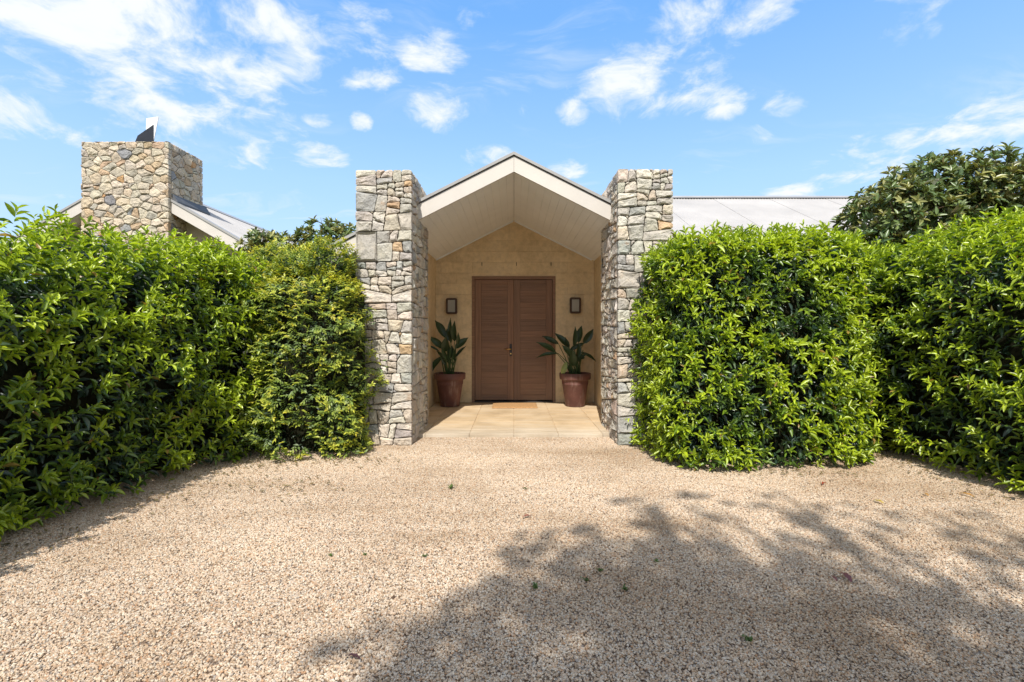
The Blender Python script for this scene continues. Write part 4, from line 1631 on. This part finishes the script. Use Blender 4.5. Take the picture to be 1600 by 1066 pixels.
DARK = (.034, .068, .046)
MIDG = (.15, .25, .020)
LIME = (.43, .53, .028)
TM = leaf_template(.20, .09, 1.0)
TB = (np.array([(0, 0, 0), (-.45, .45, .06), (0, .48, -.02), (.45, .45, .06), (0, 1, -.10)]), np.zeros((0, 4), int), np.array([(0, 2, 1), (0, 3, 2), (1, 2, 4), (2, 3, 4)]))


def hedge(name, path, half_t, H0, H1, dens, label, seed, young, n_parts=300, llo=.070, lhi=.112, pw=5.0, lump=.12, reach=.19, fill=2.2):
    pc = np.array(path).mean(0)
    root = empty(name, (pc[0], pc[1], 0), label, 'hedge', 'clipped glossy hedges around the driveway')
    Lh = np.linalg.norm(np.diff(np.array(path), axis=0), axis=1).sum()
    A_ = 2 * (Lh + 2 * half_t) * (H0 + H1) / 2 + Lh * 2 * half_t
    n = int(A_ * dens)
    P, Nn = hedge_surface(path, half_t, H0, H1, n, pw, lump, seed)
    L = Leaves()
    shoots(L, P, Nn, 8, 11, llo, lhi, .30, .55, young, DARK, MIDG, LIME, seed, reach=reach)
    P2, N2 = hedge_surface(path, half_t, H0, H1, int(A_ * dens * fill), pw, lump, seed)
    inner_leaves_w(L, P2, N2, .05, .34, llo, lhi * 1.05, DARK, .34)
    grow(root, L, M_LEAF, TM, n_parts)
    shade_hull(root, path, half_t, H0, H1)
    return root


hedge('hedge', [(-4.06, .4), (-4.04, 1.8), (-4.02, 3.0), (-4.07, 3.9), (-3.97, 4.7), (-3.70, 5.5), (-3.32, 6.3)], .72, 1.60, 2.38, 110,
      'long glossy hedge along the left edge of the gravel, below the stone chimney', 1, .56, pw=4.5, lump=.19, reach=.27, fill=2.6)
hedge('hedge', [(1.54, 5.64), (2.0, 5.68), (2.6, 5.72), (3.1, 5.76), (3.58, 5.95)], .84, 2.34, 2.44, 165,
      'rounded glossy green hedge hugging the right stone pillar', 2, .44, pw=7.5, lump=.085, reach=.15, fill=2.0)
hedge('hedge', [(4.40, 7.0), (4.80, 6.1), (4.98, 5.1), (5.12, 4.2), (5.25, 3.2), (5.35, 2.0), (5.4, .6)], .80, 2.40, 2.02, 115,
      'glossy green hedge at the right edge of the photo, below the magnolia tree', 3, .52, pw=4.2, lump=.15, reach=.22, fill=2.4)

# the yellowish small-leaved bush
def small_bush(clumps, label):
    c0 = clumps[0]
    root = empty('bush', (c0[0][0][0] + .5, c0[0][0][1], 0), label, 'bush')
    L = Leaves()
    for (path, ht, H0, H1, dens, yng) in clumps:
        Lh = np.linalg.norm(np.diff(np.array(path), axis=0), axis=1).sum()
        A_ = 2 * (Lh + 2 * ht) * (H0 + H1) / 2 + Lh * 2 * ht
        P, Nn = hedge_surface(path, ht, H0, H1, int(A_ * dens), 3.2, .30, 8, undercut=.05)
        hgt = np.clip((P[:, 2] - .9) / 1.4, 0, 1)
        nn = P.shape[0]
        A = nrm(Nn * .8 + np.array([0, 0, .15]) + rng.normal(0, .45, (nn, 3)))
        fresh = np.clip(yng + .26 + vnoise(P * 3.2, 5) * .5 + rng.normal(0, .2, nn) + hgt * .35, 0, 1)
        yel = rng.random(nn) < (.12 + .45 * hgt)
        ref = nrm(np.cross(A, np.array([0, 0, 1.0]) + rng.normal(0, .3, (nn, 3))))
        for k in range(9):
            t = k / 8
            sd_ = -1 if k % 2 else 1
            D = nrm(A * (.55 + .5 * t) + ref * (sd_ * (1.0 - .5 * t)) + rng.normal(0, .12, (nn, 3)) + np.array([0, 0, -.15]))
            base = P + A * ((t - .8) * .13)
            up_ = np.cross(ref, A) * np.sign(np.cross(ref, A)[:, 2:3] + 1e-3) * .6 + Nn * .6 + np.array([0, -.25, .55]) + rng.normal(0, .2, (nn, 3))
            l = rng.uniform(.040, .066, nn) * (1.05 - .2 * t)
            g_ = np.clip(fresh * (.25 + .75 * t), 0, 1)[:, None]
            dk, md, lm = np.array((.058, .102, .058)), np.array((.21, .29, .06)), np.array((.54, .57, .08))
            lm = np.where(yel[:, None], np.array((.58, .50, .05)), lm)
            c = np.where(g_ < .5, dk + (md - dk) * g_ * 2, md + (lm - md) * (g_ * 2 - 1)) * rng.uniform(.8, 1.2, (nn, 1))
            L.add(base, D, up_, l, l * .46, c)
        P2, N2 = hedge_surface(path, ht, H0, H1, int(A_ * dens * 3), 3.2, .30, 8, undercut=.05)
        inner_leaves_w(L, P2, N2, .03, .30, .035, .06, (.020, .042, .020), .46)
        shade_hull(root, path, ht, H0, H1, .62)
    grow(root, L, M_BUSH, TB, 300)


small_bush([([(-2.95, 6.05), (-2.6, 5.95), (-2.3, 5.9), (-1.95, 5.85), (-1.72, 5.85)], .62, 2.38, 2.42, 280, .62),
            ([(-3.75, 7.2), (-3.45, 7.1), (-3.15, 7.0)], .45, 2.78, 2.60, 260, .60)],
           'loose small leaved bush flecked yellow green, growing against the left stone pillar')


# ---------------------------------------------------------------- trees
def crown_leaves(L, lumps, per_m3, llo, lhi, ratio, cols, whorl=8, shell=.55, seed=0, droop=.1):
    """whorls of leaves at the twig ends of rounded masses (x, y, z, r, density)"""
    for (x, y, z, r, dn) in lumps:
        n = max(6, int(per_m3 * dn * 4.19 * r ** 3))
        dirs = nrm(rng.normal(0, 1, (n, 3)))
        rad = r * (shell + (1 - shell) * rng.random(n) ** .6)
        P = np.array([x, y, z]) + dirs * rad[:, None] * np.array([1, 1, .85])
        P += nrm(dirs) * (vnoise(P * 2.1, seed) * .22 * r)[:, None]
        A = nrm(dirs * .8 + np.array([0, 0, .55]) + rng.normal(0, .35, (n, 3)))
        ref = nrm(np.cross(A, rng.normal(0, 1, (n, 3))))
        ref2 = np.cross(A, ref)
        ci = rng.integers(0, len(cols), n)
        base_c = np.array(cols)[ci]
        for k in range(whorl):
            ang = 2 * math.pi * k / whorl + rng.normal(0, .3, n)
            rd = ref * np.cos(ang)[:, None] + ref2 * np.sin(ang)[:, None]
            sp = rng.uniform(.5, 1.35, n)
            D = A * np.cos(sp)[:, None] + rd * np.sin(sp)[:, None] + np.array([0, 0, -droop])
            l = rng.uniform(llo, lhi, n)
            L.add(P - A * rng.uniform(0, .06, (n, 1)), D, A * .6 + np.array([0, -.45, .5]) + rng.normal(0, .35, (n, 3)), l, l * ratio, base_c * rng.uniform(.75, 1.25, (n, 1)))


def tree(name, foot, lumps, label, mat, tmpl, cols, per_m3, llo, lhi, ratio, n_parts, group=None, trunk_r=.06, whorl=8, seed=0, fork=.35, droop=.1, flowers=()):
    root = empty(name, foot, label, 'tree', group)
    rnd = random.Random(seed)
    foot = Vector(foot)
    top = Vector((sum(l[0] for l in lumps) / len(lumps), sum(l[1] for l in lumps) / len(lumps), sum(l[2] for l in lumps) / len(lumps)))
    fk = foot.lerp(top, fork)
    fk.x = foot.x + (top.x - foot.x) * fork * .6
    MB().tube([foot, foot.lerp(fk, .5) + Vector((.03, .02, 0)), fk], [trunk_r * 1.25, trunk_r, trunk_r * .9], 10).build('trunk', M_BARK, root, smooth=True)
    for (x, y, z, r, dn) in lumps:
        c = Vector((x, y, z))
        m = MB()
        mid = fk.lerp(c, .55) + Vector((rnd.uniform(-.1, .1), rnd.uniform(-.1, .1), .1))
        m.tube([fk, mid, c], [trunk_r * .55, trunk_r * .3, trunk_r * .12], 8)
        for k in range(7):
            d = Vector((rnd.gauss(0, 1), rnd.gauss(0, 1), rnd.gauss(.3, .8))).normalized()
            m.tube([mid.lerp(c, rnd.uniform(.3, 1)), c + d * r * .5, c + d * r * .9], [trunk_r * .22, trunk_r * .14, trunk_r * .06], 5)
        m.build('branch', M_BARK, root, smooth=True)
    L = Leaves()
    crown_leaves(L, lumps, per_m3, llo, lhi, ratio, cols, whorl, seed=seed, droop=droop)
    grow(root, L, mat, tmpl, n_parts, mass='crown')
    for p in flowers:
        c = Vector(p)
        m = MB()
        for k in range(8):
            a = k * .785 + rnd.uniform(-.2, .2)
            d = Vector((math.cos(a), math.sin(a), rnd.uniform(.3, .9))).normalized()
            v, f = leaf_blade(c, c + d * .11, .075, .15, Vector((0, 0, 1)) + d * .1, 5, 2)
            m.add(v, f)
        m.build('flower', M_PETAL, root, smooth=True)
    return root


TMAG = leaf_template(.14, .10, 1.0)
MAGC = [(.085, .145, .05), (.115, .175, .06), (.15, .20, .065), (.27, .27, .09)]
tree('magnolia_tree', (6.9, 7.5, 0), [(5.85, 7.45, 3.10, .80, 1), (6.75, 7.5, 3.38, .95, 1), (7.7, 7.55, 3.18, .95, 1), (8.7, 7.5, 2.95, 1.0, .8), (5.45, 7.4, 2.62, .5, 1), (7.2, 7.3, 2.6, .8, .5), (8.3, 7.3, 2.5, .9, .5)],
     'spreading magnolia tree with glossy leaves, rising above the right hedge', M_MAG, TMAG, MAGC, 210, .085, .145, .36, 300, seed=5, trunk_r=.055,
     flowers=[P_px(1358, 314, 6.75), P_px(1460, 289, 6.6), P_px(1585, 262, 6.7)])
tree('magnolia_tree', (-4.0, 8.7, 0), [(-4.45, 8.7, 2.85, .45, 1), (-4.15, 8.6, 2.75, .5, 1), (-4.2, 8.6, 2.3, .5, 1)],
     'small dark tree top showing between the left wing and the bush', M_MAG, TMAG, MAGC, 260, .08, .13, .36, 0, 'dark tree tops left of the porch', seed=6, trunk_r=.04)
tree('magnolia_tree', (-3.0, 9.0, 0), [(-3.75, 8.9, 2.85, .42, 1), (-3.4, 8.8, 3.02, .48, 1), (-3.0, 8.8, 2.98, .48, 1), (-3.3, 8.8, 2.4, .55, 1)],
     'small dark tree top just left of the left stone pillar', M_MAG, TMAG, MAGC, 260, .08, .13, .36, 0, 'dark tree tops left of the porch', seed=7, trunk_r=.04)

# the tree behind the photographer, whose dappled shade lies on the gravel
KX, KY = math.sin(R(SUN_AZ)) / math.tan(R(SUN_EL)), math.cos(R(SUN_AZ)) / math.tan(R(SUN_EL))
shade = [(-.75, 1.15, .55, 1, 5.7), (-.5, 1.95, .45, .9, 5.9), (.9, 2.35, .8, 1, 6.3), (1.0, 1.5, 1.25, 1, 6.4), (.25, 2.1, .85, 1, 6.0), (1.7, 2.3, .85, .8, 6.6), (2.6, 1.4, 1.2, .7, 6.9), (.45, 2.85, .55, 1, 5.7), (-.15, 1.65, .65, 1, 5.6), (1.05, 2.95, .5, .7, 5.9), (-.35, 1.0, .7, 1, 5.8),
         (1.7, 3.3, .7, .30, 6.3), (2.6, 2.9, .85, .28, 6.7), (3.5, 2.3, .9, .30, 7.0), (1.0, 3.75, .32, .35, 5.9), (2.3, 3.75, .5, .2, 6.6), (3.4, 3.2, .6, .2, 7.0), (1.2, .4, 1.4, 1, 7.2), (2.6, .3, 1.3, .8, 7.3), (3.8, 1.2, 1.0, .4, 7.4)]
tree('shade_tree', (1.0, -6.6, 0), [(gx - KX * (h + 2.5), gy - KY * (h + 2.5), h + 2.5, r, dn) for gx, gy, r, dn, h in shade],
     'tall leafy tree standing behind the camera, its dappled shade falling on the gravel', M_LEAF, TB, [(.05, .09, .03), (.07, .12, .03)], 84, .09, .15, .30, 0, seed=12, trunk_r=.10, fork=.45, droop=.3)

# ---------------------------------------------------------------- small things on the gravel
def fallen_leaf(px, py, col, label, ln=.075, seed=0):
    rnd = random.Random(seed)
    p = G_px(px, py)
    a = rnd.uniform(0, 6.28)
    d = Vector((math.cos(a), math.sin(a), rnd.uniform(.0, .12)))
    b = p + Vector((0, 0, .019)) - d * ln * .5
    v, f = leaf_blade(b, b + d * ln, ln * .34, .10, Vector((rnd.uniform(-.2, .2), rnd.uniform(-.2, .2), 1)), 7, 2)
    o = mesh_obj('fallen_leaf', v, f, M_BUSH, None, smooth=True, col=col)
    tag(o, label, 'leaf', 'leaves fallen on the gravel')


for i, (px, py, col, lb, ln) in enumerate([
        (1322, 907, (.22, .09, .10), 'purplish fallen leaf in the dappled shade right of centre', .10),
        (1303, 909, (.24, .10, .10), 'small purplish fallen leaf beside the larger purple one', .06),
        (1287, 759, (.36, .07, .04), 'red fallen leaf on sunlit gravel in front of the gap between the right hedges', .09),
        (1373, 788, (.50, .38, .06), 'yellow fallen leaf on sunlit gravel left of the far right hedge', .09),
        (1510, 777, (.52, .27, .07), 'orange fallen leaf close to the foot of the far right hedge', .10),
        (1447, 776, (.46, .25, .08), 'tan fallen leaf between the yellow and the orange leaf', .06),
        (551, 1034, (.12, .055, .06), 'dark purple fallen leaf in the shade at the bottom of the photo', .07),
        (823, 811, (.30, .12, .09), 'reddish fallen leaf on bright gravel just above the tree shade', .07),
        (703, 781, (.36, .20, .12), 'brown fallen leaf below the green weed in front of the porch', .05)]):
    fallen_leaf(px, py, col, lb, ln, i + 3)


def weed(px, py, label, size, seed, col=(.11, .17, .045)):
    rnd = random.Random(seed)
    p = G_px(px, py)
    root = empty('weed', p, label, 'weed', 'small weeds sprouting in the gravel')
    for k in range(rnd.randint(6, 9)):
        a = rnd.uniform(0, 6.28)
        d = Vector((math.cos(a), math.sin(a), rnd.uniform(.25, .8))).normalized() * size * rnd.uniform(.6, 1.1)
        b = p + Vector((rnd.uniform(-.01, .01), rnd.uniform(-.01, .01), .008))
        v, f = leaf_blade(b, b + d, size * .36, .14, Vector((0, 0, 1)) + d, 5, 2)
        k_ = rnd.uniform(.8, 1.25)
        mesh_obj('leaf', v, f, M_BUSH, root, smooth=True, col=tuple(x * k_ for x in col))


for i, (px, py, lb, sz) in enumerate([
        (704, 765, 'bright green weed on sunny gravel in front of the porch', .055),
        (820, 765, 'tiny green weed on sunny gravel below the doormat', .02),
        (837, 922, 'green weed in the tree shade near the bottom centre', .038),
        (937, 894, 'small dark weed in the shade, upper one of the right pair', .026),
        (916, 909, 'small dark weed in the shade, lower one of the right pair', .026),
        (976, 924, 'low dark weed right of the paired weeds in the shade', .028),
        (664, 871, 'small weed on the sunny side of the shade edge', .022),
        (1169, 1004, 'bright green weed in the deep shade at bottom right', .034),
        (1024, 880, 'small weed in the broken shade right of centre', .024),
        (517, 871, 'leftmost green weed, on sunny gravel left of the tree shade', .026),
        (570, 869, 'low green weed just right of the leftmost weed on sunny gravel', .02)]):
    weed(px, py, lb, sz, i + 20)


def litter():
    v, f, c = [], [], []
    rnd = random.Random(77)
    spots = [(-3.15, 3.4, .35, 1.0), (-2.95, 4.6, .35, .9), (-2.6, 5.1, .5, .25), (-1.8, 5.25, .5, .2), (-2.2, 4.4, .6, .35), (4.0, 4.6, .25, .8), (2.8, 4.75, .7, .15), (4.1, 5.4, .2, .4)]
    for (x, y, sx, sy) in spots:
        for k in range(110):
            px, py = rnd.gauss(x, sx * .55), rnd.gauss(y, sy * .55)
            a = rnd.uniform(0, 6.28)
            l = rnd.uniform(.02, .055)
            d = Vector((math.cos(a), math.sin(a), rnd.uniform(-.1, .25)))
            s = Vector((-math.sin(a), math.cos(a), rnd.uniform(-.3, .3))) * l * .2
            p = Vector((px, py, rnd.uniform(.016, .022)))
            b = len(v)
            v += [p, p + d * l * .5 + s + Vector((0, 0, .003)), p + d * l, p + d * l * .5 - s + Vector((0, 0, .003))]
            f.append((b, b + 1, b + 2, b + 3))
            c += [rnd.choice([(.24, .135, .07), (.30, .18, .09), (.18, .105, .06), (.38, .24, .11)])] * 4
    o = mesh_obj('leaf_litter', v, f, M_BUSH, None, col=np.array(c), kind='stuff')
    tag(o, 'dry brown leaf litter scattered along the foot of the hedges', 'leaf litter')


litter()
